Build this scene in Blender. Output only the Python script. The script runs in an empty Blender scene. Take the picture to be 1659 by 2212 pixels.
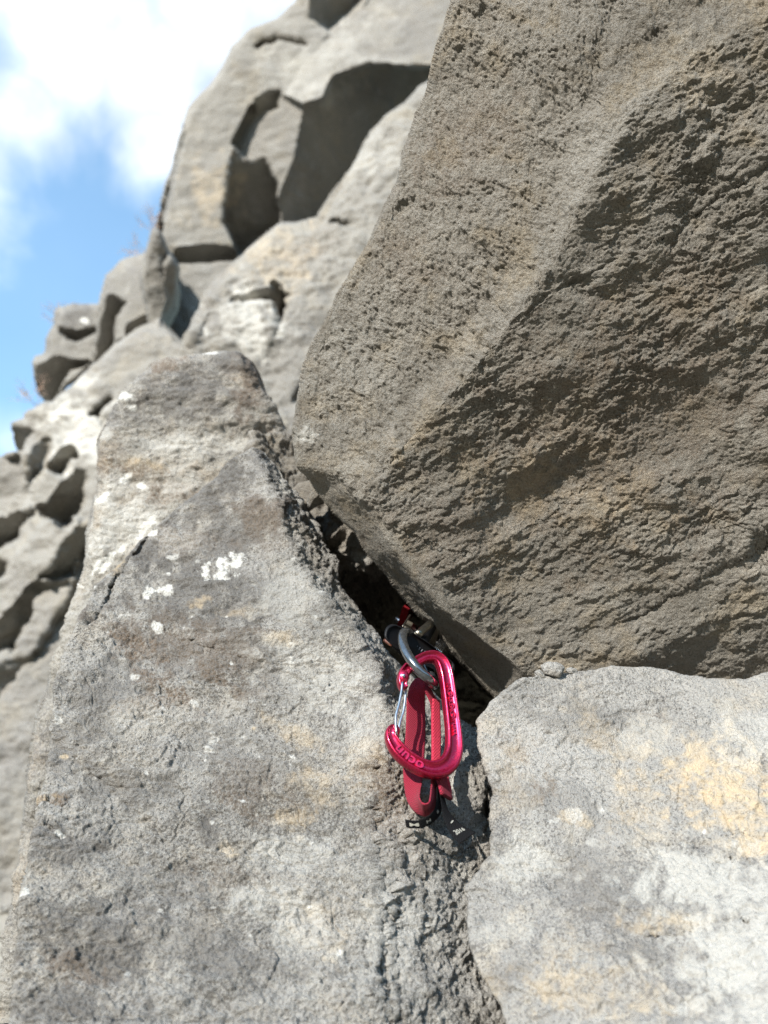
import bpy, bmesh, math, random
import numpy as np
from mathutils import Vector, Matrix

random.seed(7)
sc = bpy.context.scene
COL = sc.collection

# ------------------------------------------------------------------ camera
PITCH = math.radians(30)
EYE = np.array([0.0, 0.0, 1.55])
RIGHT = np.array([1.0, 0.0, 0.0])
UP = np.array([0.0, -math.sin(PITCH), math.cos(PITCH)])
FWD = np.array([0.0, math.cos(PITCH), math.sin(PITCH)])
cam_d = bpy.data.cameras.new('camera')
cam = bpy.data.objects.new('camera', cam_d)
COL.objects.link(cam)
cam.location = EYE
cam.rotation_euler = (math.pi / 2 + PITCH, 0, 0)
cam_d.sensor_fit = 'VERTICAL'
cam_d.sensor_height = 34.6
cam_d.lens = 26.0
cam_d.clip_start = 0.02
cam_d.clip_end = 6000
cam_d.dof.use_dof = True
cam_d.dof.focus_distance = 0.59
cam_d.dof.aperture_fstop = 5.6
sc.camera = cam

# ------------------------------------------------------------------ sun and sky
SUN = RIGHT * -0.50 + UP * 0.74 + FWD * -0.45       # direction towards the sun
SUN = SUN / np.linalg.norm(SUN)
sun_d = bpy.data.lights.new('sun', 'SUN')
sun_d.energy = 5.0
sun_d.angle = math.radians(0.5)
sun_d.color = (1.0, 0.945, 0.87)
sun = bpy.data.objects.new('sun', sun_d)
COL.objects.link(sun)
sun.rotation_euler = Vector(SUN).to_track_quat('Z', 'Y').to_euler()
sun.location = (0, 0, 30)

world = bpy.data.worlds.new('World')
sc.world = world
world.use_nodes = True
wt = world.node_tree
wt.nodes.clear()
def wn(t, **k):
    n = wt.nodes.new(t)
    for a, b in k.items():
        setattr(n, a, b)
    return n
sky = wn('ShaderNodeTexSky', sky_type='NISHITA')
sky.sun_disc = False
sky.sun_elevation = math.asin(SUN[2])
sky.sun_rotation = math.atan2(SUN[0], SUN[1])
sky.air_density = 1.0
sky.dust_density = 0.25
sky.ozone_density = 1.2
sky.altitude = 0
def px_dir(x, y):
    v = RIGHT * ((x - 829.5) * KPX) + UP * ((1106 - y) * KPX) + FWD
    return v / np.linalg.norm(v)
KPX = 0.665 / 1106
tc = wn('ShaderNodeTexCoord')
nz = wn('ShaderNodeTexNoise')
nz.inputs['Scale'].default_value = 4.2
nz.inputs['Detail'].default_value = 7
nz.inputs['Roughness'].default_value = 0.55
nz.inputs['Distortion'].default_value = 0.25
wt.links.new(tc.outputs['Generated'], nz.inputs['Vector'])
# cloud banks: soft discs on the sky at fixed compass directions, broken up by the noise
acc = None
for (x, y, r, w) in [(150, 120, 0.21, 1.0), (300, 170, 0.19, 1.0), (330, 300, 0.13, 1.0), (60, 230, 0.15, .95),
                     (420, 60, 0.20, .80), (-150, 200, .25, .9), (620, -60, .22, .75), (200, -260, .25, .8),
                     (-700, 700, .3, .9), (40, 960, .09, .55)]:
    d = px_dir(x, y)
    dot = wn('ShaderNodeVectorMath', operation='DISTANCE')
    wt.links.new(tc.outputs['Generated'], dot.inputs[0])
    dot.inputs[1].default_value = d
    mr = wn('ShaderNodeMapRange')
    mr.inputs['From Min'].default_value = r * KPX / KPX
    mr.inputs['From Max'].default_value = r * 0.15
    mr.inputs['To Min'].default_value = 0
    mr.inputs['To Max'].default_value = w
    wt.links.new(dot.outputs['Value'], mr.inputs['Value'])
    if acc is None:
        acc = mr.outputs[0]
    else:
        mx = wn('ShaderNodeMath', operation='MAXIMUM')
        wt.links.new(acc, mx.inputs[0]); wt.links.new(mr.outputs[0], mx.inputs[1])
        acc = mx.outputs[0]
ad = wn('ShaderNodeMath', operation='MULTIPLY_ADD')
wt.links.new(nz.outputs['Fac'], ad.inputs[0]); ad.inputs[1].default_value = 1.5
wt.links.new(acc, ad.inputs[2])
mr = wn('ShaderNodeMapRange', interpolation_type='SMOOTHSTEP')
mr.inputs['From Min'].default_value = 1.02
mr.inputs['To Min'].default_value = 0.05
mr.inputs['From Max'].default_value = 1.72
wt.links.new(ad.outputs[0], mr.inputs['Value'])
tint = wn('ShaderNodeMix', data_type='RGBA', blend_type='MULTIPLY')
tint.inputs[0].default_value = 1
tint.inputs[7].default_value = (1.5, 1.82, 1.75, 1)
wt.links.new(sky.outputs[0], tint.inputs[6])
mixc = wn('ShaderNodeMix', data_type='RGBA')
wt.links.new(mr.outputs[0], mixc.inputs[0])
wt.links.new(tint.outputs[2], mixc.inputs[6])
cm = wn('ShaderNodeMapRange')
cm.inputs['From Min'].default_value = .35; cm.inputs['From Max'].default_value = .68
cm.inputs['To Min'].default_value = 4.9; cm.inputs['To Max'].default_value = 7.2
nz2 = wn('ShaderNodeTexNoise'); nz2.inputs['Scale'].default_value = 7; nz2.inputs['Detail'].default_value = 5
wt.links.new(tc.outputs['Generated'], nz2.inputs['Vector']); wt.links.new(nz2.outputs['Fac'], cm.inputs['Value'])
cc_ = wn('ShaderNodeMix', data_type='RGBA', blend_type='MULTIPLY'); cc_.inputs[0].default_value = 1
wt.links.new(cm.outputs[0], cc_.inputs[6]); cc_.inputs[7].default_value = (.94, .99, 1.05, 1)
wt.links.new(cc_.outputs[2], mixc.inputs[7])
bg = wn('ShaderNodeBackground')
bg.inputs['Strength'].default_value = 0.15
wt.links.new(mixc.outputs[2], bg.inputs['Color'])
out = wn('ShaderNodeOutputWorld')
wt.links.new(bg.outputs[0], out.inputs['Surface'])

sc.view_settings.view_transform = 'Standard'
sc.view_settings.look = 'None'
sc.view_settings.exposure = 0.80
sc.view_settings.gamma = 1.0
sc.render.engine = 'CYCLES'
sc.cycles.max_bounces = 6
sc.cycles.use_denoising = True
sc.cycles.denoiser = 'OPENIMAGEDENOISE'
sc.cycles.denoising_input_passes = 'RGB_ALBEDO_NORMAL'
sc.cycles.denoising_prefilter = 'NONE'
SKYKEY = (sky, tint, bg)

# ------------------------------------------------------------------ helpers
def P(x, y, d):
    """a point of the place: sight line through reference pixel (x, y), d metres deep"""
    return EYE + (RIGHT * ((x - 829.5) * KPX) + UP * ((1106 - y) * KPX) + FWD) * d

def tag(o, label=None, cat=None, group=None, kind=None):
    if label: o['label'] = label
    if cat: o['category'] = cat
    if group: o['group'] = group
    if kind: o['kind'] = kind
    return o

def empty(name, loc, label, cat, group=None):
    o = bpy.data.objects.new(name, None)
    o.empty_display_size = 0.02
    COL.objects.link(o)
    o.location = loc
    tag(o, label, cat, group)
    return o

def mesh_np(name, verts, faces_list, mat, parent=None, smooth=True, origin=None):
    """verts world coordinates (N,3); faces_list: list of int arrays (M,k)"""
    verts = np.asarray(verts, dtype=np.float64)
    if origin is None and parent is None: origin = verts.mean(0)
    elif origin is None:
        origin = np.zeros(3); q_ = parent
        while q_ is not None: origin = origin + np.array(q_.location); q_ = q_.parent
    v = verts - origin
    me = bpy.data.meshes.new(name)
    me.vertices.add(len(v))
    me.vertices.foreach_set('co', v.astype(np.float32).ravel())
    loops, starts, totals = [], [], []
    s = 0
    for f in faces_list:
        f = np.asarray(f)
        if len(f) == 0: continue
        loops.append(f.ravel())
        starts.append(s + np.arange(len(f)) * f.shape[1])
        totals.append(np.full(len(f), f.shape[1]))
        s += f.size
    loops = np.concatenate(loops).astype(np.int32)
    starts = np.concatenate(starts).astype(np.int32)
    totals = np.concatenate(totals).astype(np.int32)
    me.loops.add(len(loops)); me.loops.foreach_set('vertex_index', loops)
    me.polygons.add(len(starts))
    me.polygons.foreach_set('loop_start', starts)
    me.polygons.foreach_set('loop_total', totals)
    me.polygons.foreach_set('use_smooth', np.full(len(starts), smooth))
    me.update(calc_edges=True)
    me.validate()
    if mat: me.materials.append(mat)
    o = bpy.data.objects.new(name, me)
    COL.objects.link(o)
    if parent is not None:
        o.parent = parent
    else:
        o.location = origin
    return o

# ---- vectorised gradient noise
_rs = np.random.RandomState(11)
_perm = _rs.permutation(4096).astype(np.int64)
_g = _rs.normal(size=(4096, 3)); _g /= np.linalg.norm(_g, axis=1)[:, None]
def pnoise(p):
    i = np.floor(p).astype(np.int64); f = p - i
    u = f * f * f * (f * (f * 6 - 15) + 10)
    def h(a, b, c):
        k = _perm[(i[:, 0] + a) & 4095]
        k = _perm[(k + i[:, 1] + b) & 4095]
        k = _perm[(k + i[:, 2] + c) & 4095]
        g = _g[k]
        return g[:, 0] * (f[:, 0] - a) + g[:, 1] * (f[:, 1] - b) + g[:, 2] * (f[:, 2] - c)
    x0 = h(0, 0, 0) + u[:, 0] * (h(1, 0, 0) - h(0, 0, 0))
    x1 = h(0, 1, 0) + u[:, 0] * (h(1, 1, 0) - h(0, 1, 0))
    x2 = h(0, 0, 1) + u[:, 0] * (h(1, 0, 1) - h(0, 0, 1))
    x3 = h(0, 1, 1) + u[:, 0] * (h(1, 1, 1) - h(0, 1, 1))
    y0 = x0 + u[:, 1] * (x1 - x0); y1 = x2 + u[:, 1] * (x3 - x2)
    return (y0 + u[:, 2] * (y1 - y0)) * 1.6
def fbm(p, octs=4, gain=.5, lac=2.03):
    s = 0; a = 1
    for k in range(octs):
        s = s + a * pnoise(p * lac ** k + 17.3 * k); a *= gain
    return s
def ridged(p, octs=3, gain=.5, lac=2.1):
    s = 0; a = 1
    for k in range(octs):
        s = s + a * (1 - 2 * np.abs(pnoise(p * lac ** k + 7.7 * k))); a *= gain
    return s
def sstep(a, b, x):
    t = np.clip((x - a) / (b - a), 0, 1)
    return t * t * (3 - 2 * t)

def in_poly(X, Y, poly):
    ins = np.zeros(X.shape, bool)
    n = len(poly)
    for i in range(n):
        x1, y1 = poly[i]; x2, y2 = poly[(i + 1) % n]
        if y1 == y2: continue
        c = ((y1 > Y) != (y2 > Y)) & (X < (x2 - x1) * (Y - y1) / (y2 - y1) + x1)
        ins ^= c
    return ins
def seg_dist(X, Y, pts, closed):
    best = np.full(X.shape, 1e9); bx = np.zeros(X.shape); by = np.zeros(X.shape)
    n = len(pts)
    for i in range(n if closed else n - 1):
        x1, y1 = pts[i]; x2, y2 = pts[(i + 1) % n]
        dx, dy = x2 - x1, y2 - y1
        L = dx * dx + dy * dy + 1e-9
        t = np.clip(((X - x1) * dx + (Y - y1) * dy) / L, 0, 1)
        px, py = x1 + t * dx, y1 + t * dy
        d = np.hypot(X - px, Y - py)
        m = d < best
        best = np.where(m, d, best); bx = np.where(m, px, bx); by = np.where(m, py, by)
    return best, bx, by
def jag(poly, amp, seg=14, seed=0):
    """break an outline up into small irregular steps"""
    out = []
    n = len(poly)
    for i in range(n):
        a = np.array(poly[i], float); b = np.array(poly[(i + 1) % n], float)
        L = np.hypot(*(b - a)); k = max(1, int(L / seg)) if L < 900 else 1
        for j in range(k):
            out.append(a + (b - a) * j / k)
    out = np.array(out)
    q = np.column_stack([out[:, 0] / 60 + seed, out[:, 1] / 60, np.full(len(out), seed * 3.1)])
    q2 = q * 3.3
    out[:, 0] += amp * (pnoise(q) * 1.2 + pnoise(q2) * .7)
    out[:, 1] += amp * (pnoise(q + 55) * 1.2 + pnoise(q2 + 35) * .7)
    return [tuple(p) for p in out]
def blur(A, sx, sy):
    def ax(A, s, axis):
        if s < .4: return A
        r = int(3 * s) + 1
        k = np.exp(-.5 * (np.arange(-r, r + 1) / s) ** 2); k /= k.sum()
        pad = [(0, 0), (0, 0)]; pad[axis] = (r, r)
        B = np.pad(A, pad, mode='edge'); R = np.zeros_like(A)
        for j, w in enumerate(k):
            R += w * (B[j:j + A.shape[0], :] if axis == 0 else B[:, j:j + A.shape[1]])
        return R
    return ax(ax(A, sy, 0), sx, 1)
def axis_samples(a, b, lo, hi, st):
    r = []
    x = a
    while x <= b + st * 8:
        r.append(x)
        x += st if lo <= x <= hi else st * 5
        if r[-1] < lo < x: x = lo
    return np.array(r)

def interp_controls(X, Y, ctrl):
    """1/d is linear in screen over a flat facet: triangulate the control points, fill linearly"""
    from mathutils.geometry import delaunay_2d_cdt
    pts = [Vector((c[0], c[1])) for c in ctrl]
    vs, es, fs, ov, oe, of = delaunay_2d_cdt(pts, [], [], 0, 1e-6)
    inv = {}
    for i, o in enumerate(ov):
        inv[i] = 1.0 / ctrl[o[0]][2]
    R = np.full(X.shape, np.nan)
    for f in fs:
        a, b, c = f[:3]
        ax_, ay = vs[a]; bx, by = vs[b]; cx, cy = vs[c]
        den = (by - cy) * (ax_ - cx) + (cx - bx) * (ay - cy)
        if abs(den) < 1e-9: continue
        l1 = ((by - cy) * (X - cx) + (cx - bx) * (Y - cy)) / den
        l2 = ((cy - ay) * (X - cx) + (ax_ - cx) * (Y - cy)) / den
        l3 = 1 - l1 - l2
        m = (l1 >= -1e-6) & (l2 >= -1e-6) & (l3 >= -1e-6)
        R = np.where(m, l1 * inv[a] + l2 * inv[b] + l3 * inv[c], R)
    if np.isnan(R).any():      # outside the hull: nearest control
        bad = np.isnan(R)
        xb, yb = X[bad], Y[bad]
        best = np.full(xb.shape, 1e18); val = np.zeros(xb.shape)
        for c in ctrl:
            d = (xb - c[0]) ** 2 + (yb - c[1]) ** 2
            m = d < best
            best = np.where(m, d, best); val = np.where(m, 1 / c[2], val)
        R[bad] = val
    return R
def plane_inv(X, Y, a, n):
    """1/d of the plane through pixel a=(x,y,d) with camera-frame normal n=(right, up, towards eye)"""
    n = np.array(n, float); n /= np.linalg.norm(n)
    ra = (a[0] - 829.5) * KPX, (1106 - a[1]) * KPX
    c = a[2] * (n[0] * ra[0] + n[1] * ra[1] - n[2])
    return (n[0] * (X - 829.5) * KPX + n[1] * (1106 - Y) * KPX - n[2]) / c

def rock(name, outline, mat, base=None, ctrl=None, facets=(), step=2.3, smooth=5, relief=None, jagamp=3, edge=(14, .008),
         thick=.4, grooves=(), pits=(), paint=(), seed=0, lo=(-12, -12), hi=(1671, 2224), pn=.7, jseg=14):
    poly = jag(outline, jagamp, seed=seed, seg=jseg)
    px = np.array([p[0] for p in poly]); py = np.array([p[1] for p in poly])
    xs = axis_samples(px.min() - 2 * step, px.max() + step, lo[0], hi[0], step)
    ys = axis_samples(py.min() - 2 * step, py.max() + step, lo[1], hi[1], step)
    X, Y = np.meshgrid(xs, ys)
    ins = in_poly(X, Y, poly)
    if ctrl is not None: D = interp_controls(X, Y, ctrl)
    else: D = plane_inv(X, Y, *base)
    for f in facets:
        fp, anchor, n = f[:3]
        wob = 0
        fj = jag(fp, 3.0 * pn, seed=seed + 5)
        m = in_poly(X, Y, fj)
        if anchor[2] < 1:      # start flush with what is already there (plus an offset)
            j = int(np.argmin(abs(ys - anchor[1]))); i = int(np.argmin(abs(xs - anchor[0])))
            anchor = (anchor[0], anchor[1], 1 / D[j, i] + anchor[2])
        pi = plane_inv(X, Y, anchor, n)
        D = np.where(m, np.clip(pi, D * .72, D * 1.35), D)
    D = blur(D, smooth / step, smooth / step)
    dist, bx, by = seg_dist(X, Y, poly, True)
    # which outside vertices become border vertices
    near = np.zeros_like(ins)
    I = ins.astype(np.uint8)
    pad = np.pad(I, 1)
    for a in (0, 1, 2):
        for b in (0, 1, 2):
            near |= pad[a:a + I.shape[0], b:b + I.shape[1]] > 0
    border = near & ~ins
    X = np.where(border, bx, X); Y = np.where(border, by, Y)
    dist = np.where(border, 0, dist)
    use = near
    idx = -np.ones(X.shape, np.int64); idx[use] = np.arange(use.sum())
    q = np.stack([idx[:-1, :-1], idx[1:, :-1], idx[1:, 1:], idx[:-1, 1:]], -1)
    anyin = ins[:-1, :-1] | ins[1:, :-1] | ins[1:, 1:] | ins[:-1, 1:]
    okf = (q >= 0).all(-1) & anyin
    quads = q[okf]
    d = 1 / D
    ew, er = edge
    t = np.clip(dist / ew, 0, 1)
    d = d + er * (1 - np.sqrt(np.clip(1 - (1 - t) ** 2, 0, 1)))
    # wandering cracks and steps
    q3 = np.stack([X / 22., Y / 22., np.full(X.shape, seed * 1.7)], -1).reshape(-1, 3)
    wx = (pnoise(q3) * 6 + pnoise(q3 * 2.9) * 3).reshape(X.shape); wy = (pnoise(q3 + 31) * 6 + pnoise(q3 * 2.9 + 9) * 3).reshape(X.shape)
    for g in grooves:
        pts, w, dep = g[:3]
        gd, gx, gy = seg_dist(X + wx * .8, Y + wy * .8, pts, False)
        if len(g) > 3:      # a step: the surface below the line (side) sits deeper
            side = g[3]
            # signed by the vertical / lateral offset
            s = ((Y + wy * .8 - gy) * side[1] + (X + wx * .8 - gx) * side[0])
            prof = np.exp(-(gd / w) ** 2) * .4 + np.where(s > 0, np.exp(-np.clip(s, 0, None) / (w * g[4])), 0) * np.exp(-(gd / (w * g[4] * 1.6)) ** 2)
            d = d + dep * prof
        else:
            d = d + dep * np.exp(-(gd / w) ** 2)
    for p_ in pits:
        x0, y0, rx, ry, ang, dep = p_
        ca, sa = math.cos(math.radians(ang)), math.sin(math.radians(ang))
        u = ((X + wx - x0) * ca + (Y + wy - y0) * sa) / rx
        v = (-(X + wx - x0) * sa + (Y + wy - y0) * ca) / ry
        d = d + dep * sstep(1.25, .35, np.hypot(u, v))
    # camera-frame positions and normals
    Q = np.stack([(X - 829.5) * KPX * d, (1106 - Y) * KPX * d, -d], -1)
    gy_ = np.gradient(Q, axis=0); gx_ = np.gradient(Q, axis=1)
    N = np.cross(gx_, gy_)
    N /= (np.linalg.norm(N, axis=-1, keepdims=True) + 1e-12)
    N *= -np.sign((N * Q).sum(-1, keepdims=True))
    V = Q[use]; NV = N[use]; XV, YV = X[use], Y[use]
    if relief is not None:
        h = relief(V, XV, YV, dist[use])
        # keep relief smaller right at the outline so the skirt joins cleanly
        V = V + NV * h[:, None] * (0.35 + .65 * np.clip(dist[use] / 6, 0, 1))[:, None]
    W = EYE + V[:, :1] * RIGHT + V[:, 1:2] * UP - V[:, 2:3] * FWD
    n0 = len(W)
    # skirt
    E = np.concatenate([quads[:, [0, 1]], quads[:, [1, 2]], quads[:, [2, 3]], quads[:, [3, 0]]])
    Es = np.sort(E, 1)
    key = Es[:, 0] * (n0 + 1) + Es[:, 1]
    uq, first, cnt = np.unique(key, return_index=True, return_counts=True)
    be = E[first[cnt == 1]]
    bv = np.unique(be)
    mp = -np.ones(n0, np.int64); mp[bv] = np.arange(len(bv))
    cen = W[bv].mean(0)
    ray = W[bv] - EYE; ray /= np.linalg.norm(ray, axis=1)[:, None]
    rings = []; allW = [W]; cur = bv; base_i = n0; qs = [quads]
    NR = 10
    for k in range(1, NR + 1):
        s = (k / NR) ** 1.6
        pos = W[bv] + ray * thick * s
        c2 = cen + (cen - EYE) / np.linalg.norm(cen - EYE) * thick * s
        pos = c2 + (pos - c2) * (1 - .16 * s)
        sz = thick * .25
        nn = np.stack([pnoise(pos / sz + 3), pnoise(pos / sz + 23), pnoise(pos / sz + 43)], -1)
        pos = pos + nn * thick * .03 * min(1, k / 3)
        ni = base_i + np.arange(len(bv))
        a = cur[mp[be[:, 0]]] if k > 1 else be[:, 0]
        b = cur[mp[be[:, 1]]] if k > 1 else be[:, 1]
        qs.append(np.stack([b, a, ni[mp[be[:, 0]]], ni[mp[be[:, 1]]]], -1))
        allW.append(pos); cur = ni; base_i += len(bv)
    allW.append(allW[-1].mean(0)[None]); ci = base_i
    tri = np.stack([cur[mp[be[:, 1]]], cur[mp[be[:, 0]]], np.full(len(be), ci)], -1)
    W2 = np.concatenate(allW)
    o = mesh_np(name, W2, [np.concatenate(qs), tri], mat)
    # patches painted by place: lichen, rust, ochre, dark algae, some light and shade
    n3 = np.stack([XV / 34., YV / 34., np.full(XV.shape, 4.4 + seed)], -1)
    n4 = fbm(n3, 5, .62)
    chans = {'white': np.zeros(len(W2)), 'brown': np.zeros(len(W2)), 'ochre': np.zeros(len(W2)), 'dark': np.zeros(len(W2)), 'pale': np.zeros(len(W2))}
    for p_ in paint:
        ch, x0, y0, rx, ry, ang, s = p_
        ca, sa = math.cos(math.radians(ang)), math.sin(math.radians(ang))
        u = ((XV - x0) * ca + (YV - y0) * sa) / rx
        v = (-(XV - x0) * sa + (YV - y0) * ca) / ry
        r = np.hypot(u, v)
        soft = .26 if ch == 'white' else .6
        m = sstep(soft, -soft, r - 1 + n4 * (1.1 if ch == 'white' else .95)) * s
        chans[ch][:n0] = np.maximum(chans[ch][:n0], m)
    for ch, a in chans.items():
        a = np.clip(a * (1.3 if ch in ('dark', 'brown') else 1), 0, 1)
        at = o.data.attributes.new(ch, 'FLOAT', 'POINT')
        at.data.foreach_set('value', a.astype(np.float32))
    return o

# ------------------------------------------------------------------ materials
def new_mat(name):
    m = bpy.data.materials.new(name); m.use_nodes = True
    nt = m.node_tree
    b = nt.nodes['Principled BSDF']
    return m, nt, b
def N_(nt, t, **k):
    n = nt.nodes.new(t)
    for a, b in k.items(): setattr(n, a, b)
    return n
def noise_node(nt, vec, scale, detail=5, rough=.6, dist=0):
    n = N_(nt, 'ShaderNodeTexNoise')
    n.inputs['Scale'].default_value = scale
    n.inputs['Detail'].default_value = detail
    n.inputs['Roughness'].default_value = rough
    n.inputs['Distortion'].default_value = dist
    nt.links.new(vec, n.inputs['Vector'])
    return n.outputs['Fac']
def ramp(nt, fac, stops):
    r = N_(nt, 'ShaderNodeValToRGB')
    el = r.color_ramp.elements
    while len(el) < len(stops): el.new(.5)
    for e, (p, c) in zip(el, stops):
        e.position = p
        e.color = (*c, 1) if len(c) == 3 else c
    nt.links.new(fac, r.inputs[0])
    return r.outputs[0]
def mixrgb(nt, fac, a, b, mode='MIX'):
    m = N_(nt, 'ShaderNodeMix', data_type='RGBA', blend_type=mode)
    for s, v in ((0, fac), (6, a), (7, b)):
        if hasattr(v, 'is_linked') or hasattr(v, 'links'): nt.links.new(v, m.inputs[s])
        elif isinstance(v, (int, float)): m.inputs[s].default_value = v
        else: m.inputs[s].default_value = (*v, 1)
    return m.outputs[2]
def mathn(nt, op, a, b=None, c=None):
    m = N_(nt, 'ShaderNodeMath', operation=op)
    for i, v in enumerate((a, b, c)):
        if v is None: continue
        if isinstance(v, (int, float)): m.inputs[i].default_value = v
        else: nt.links.new(v, m.inputs[i])
    return m.outputs[0]
def mapr(nt, v, a, b, c=0., d=1.):
    m = N_(nt, 'ShaderNodeMapRange', interpolation_type='SMOOTHSTEP')
    nt.links.new(v, m.inputs[0])
    for i, x in enumerate((a, b, c, d)): m.inputs[i + 1].default_value = x
    return m.outputs[0]

def rock_mat(name, s=1.0, base=(.30, .285, .255), tan=(.36, .32, .24), dark=(.10, .095, .09), pale=(.50, .49, .46),
             darkamt=.5, speck=.6, bump=.5, tanamt=.5, stretch=(1, 1, 1)):
    m, nt, b = new_mat(name)
    tcn = N_(nt, 'ShaderNodeTexCoord')
    mp = N_(nt, 'ShaderNodeMapping')
    mp.inputs['Scale'].default_value = stretch
    nt.links.new(tcn.outputs['Object'], mp.inputs['Vector'])
    vec = mp.outputs[0]
    big = noise_node(nt, vec, 5 * s, 6, .6, .4)
    mid = noise_node(nt, vec, 22 * s, 7, .68, .3)
    fine = noise_node(nt, vec, 520 * s, 4, .75, .2)
    grain = noise_node(nt, vec, 1100 * s, 2, .8)
    lump = noise_node(nt, vec, 70 * s, 6, .7, .5)
    c = mixrgb(nt, mapr(nt, big, .40, .64), base, tuple(x * .80 for x in base))
    c = mixrgb(nt, mathn(nt, 'MULTIPLY', mapr(nt, mid, .47, .68), tanamt), c, tan)
    c = mixrgb(nt, mathn(nt, 'MULTIPLY', mapr(nt, noise_node(nt, vec, 13 * s, 8, .7, .6), .52, .70), .65), c, pale)
    dk = mathn(nt, 'MULTIPLY', mapr(nt, noise_node(nt, vec, 9 * s, 9, .72, .5), .44, .66), darkamt)
    # the dark algae sits as a speckle of tiny spots, denser where the patch is strong
    spots = mapr(nt, mathn(nt, 'ADD', fine, mathn(nt, 'MULTIPLY', dk, .16)), .50, .66)
    c = mixrgb(nt, mathn(nt, 'MULTIPLY', spots, speck), c, dark)
    c = mixrgb(nt, mathn(nt, 'MULTIPLY', dk, .52), c, tuple(x * 1.9 for x in dark))
    ps = mapr(nt, lump, .56, .72)
    c = mixrgb(nt, mathn(nt, 'MULTIPLY', ps, .35), c, pale)
    c = mixrgb(nt, mathn(nt, 'MULTIPLY', mapr(nt, grain, .54, .68), speck * .40), c, tuple(min(1, x * 1.25) for x in pale))
    def attr(n):
        a = N_(nt, 'ShaderNodeAttribute', attribute_name=n)
        return a.outputs['Fac']
    fb = mapr(nt, fine, .36, .58)
    c = mixrgb(nt, mathn(nt, 'MULTIPLY', attr('dark'), mathn(nt, 'MULTIPLY_ADD', fb, -.45, .92)), c, (.10, .094, .088))
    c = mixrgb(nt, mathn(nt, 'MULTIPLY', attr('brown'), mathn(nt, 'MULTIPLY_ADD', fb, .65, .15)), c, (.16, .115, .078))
    c = mixrgb(nt, mathn(nt, 'MULTIPLY', attr('ochre'), mathn(nt, 'MULTIPLY_ADD', mapr(nt, lump, .38, .58), .75, .12)), c, (.62, .49, .32))
    c = mixrgb(nt, mathn(nt, 'MULTIPLY', attr('pale'), .8), c, (.56, .545, .50))
    c = mixrgb(nt, mathn(nt, 'MULTIPLY', attr('white'), mathn(nt, 'MULTIPLY_ADD', fb, -.35, 1.0)), c, (.78, .77, .72))
    nt.links.new(c, b.inputs['Base Color'])
    b.inputs['Roughness'].default_value = .92
    b.inputs['Specular IOR Level'].default_value = .25
    h = mathn(nt, 'ADD', mathn(nt, 'MULTIPLY', fine, .8), mathn(nt, 'MULTIPLY', grain, .4))
    h = mathn(nt, 'ADD', h, mathn(nt, 'MULTIPLY', lump, 1.2))
    bm = N_(nt, 'ShaderNodeBump')
    bm.inputs['Strength'].default_value = bump
    bm.inputs['Distance'].default_value = .004 / s
    nt.links.new(h, bm.inputs['Height'])
    nt.links.new(bm.outputs[0], b.inputs['Normal'])
    return m

def simple_mat(name, col, rough=.5, metal=0., noise=.0, nscale=300, bump=0., coat=0., spec=.5):
    m, nt, b = new_mat(name)
    tcn = N_(nt, 'ShaderNodeTexCoord')
    f = noise_node(nt, tcn.outputs['Object'], nscale, 5, .6)
    lo = tuple(x * (1 - noise) for x in col); hi = tuple(min(1, x * (1 + noise)) for x in col)
    nt.links.new(ramp(nt, f, [(.3, lo), (.7, hi)]), b.inputs['Base Color'])
    b.inputs['Roughness'].default_value = rough
    b.inputs['Metallic'].default_value = metal
    b.inputs['Coat Weight'].default_value = coat
    b.inputs['Specular IOR Level'].default_value = spec
    if bump:
        bm = N_(nt, 'ShaderNodeBump'); bm.inputs['Strength'].default_value = bump
        bm.inputs['Distance'].default_value = .0004
        nt.links.new(f, bm.inputs['Height']); nt.links.new(bm.outputs[0], b.inputs['Normal'])
    return m

M_slab = rock_mat('limestone_slab', 1.0, base=(.335, .322, .298), tan=(.40, .345, .265), darkamt=.9, speck=.95, bump=.9, tanamt=.4, pale=(.60, .57, .50), dark=(.085, .078, .068))
M_rear = rock_mat('limestone_rear', .7, base=(.36, .34, .30), tan=(.40, .32, .23), darkamt=.8, speck=.8, bump=.8, tanamt=.5, pale=(.50, .48, .44))
M_block = rock_mat('limestone_block', 1.0, base=(.385, .372, .347), tan=(.48, .42, .33), darkamt=.6, speck=.85, bump=.9, tanamt=.6, pale=(.54, .52, .47))
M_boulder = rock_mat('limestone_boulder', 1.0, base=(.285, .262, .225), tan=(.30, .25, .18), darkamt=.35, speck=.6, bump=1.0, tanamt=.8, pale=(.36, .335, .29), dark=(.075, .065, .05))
M_cliff = rock_mat('limestone_cliff', .22, base=(.255, .242, .215), tan=(.30, .268, .21), darkamt=.6, speck=.45, bump=.4, tanamt=.6, pale=(.38, .37, .345))
M_inner = rock_mat('limestone_crack', .8, base=(.20, .18, .15), tan=(.3, .26, .20), darkamt=.5, speck=.5, bump=.8, tanamt=.6)

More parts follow.
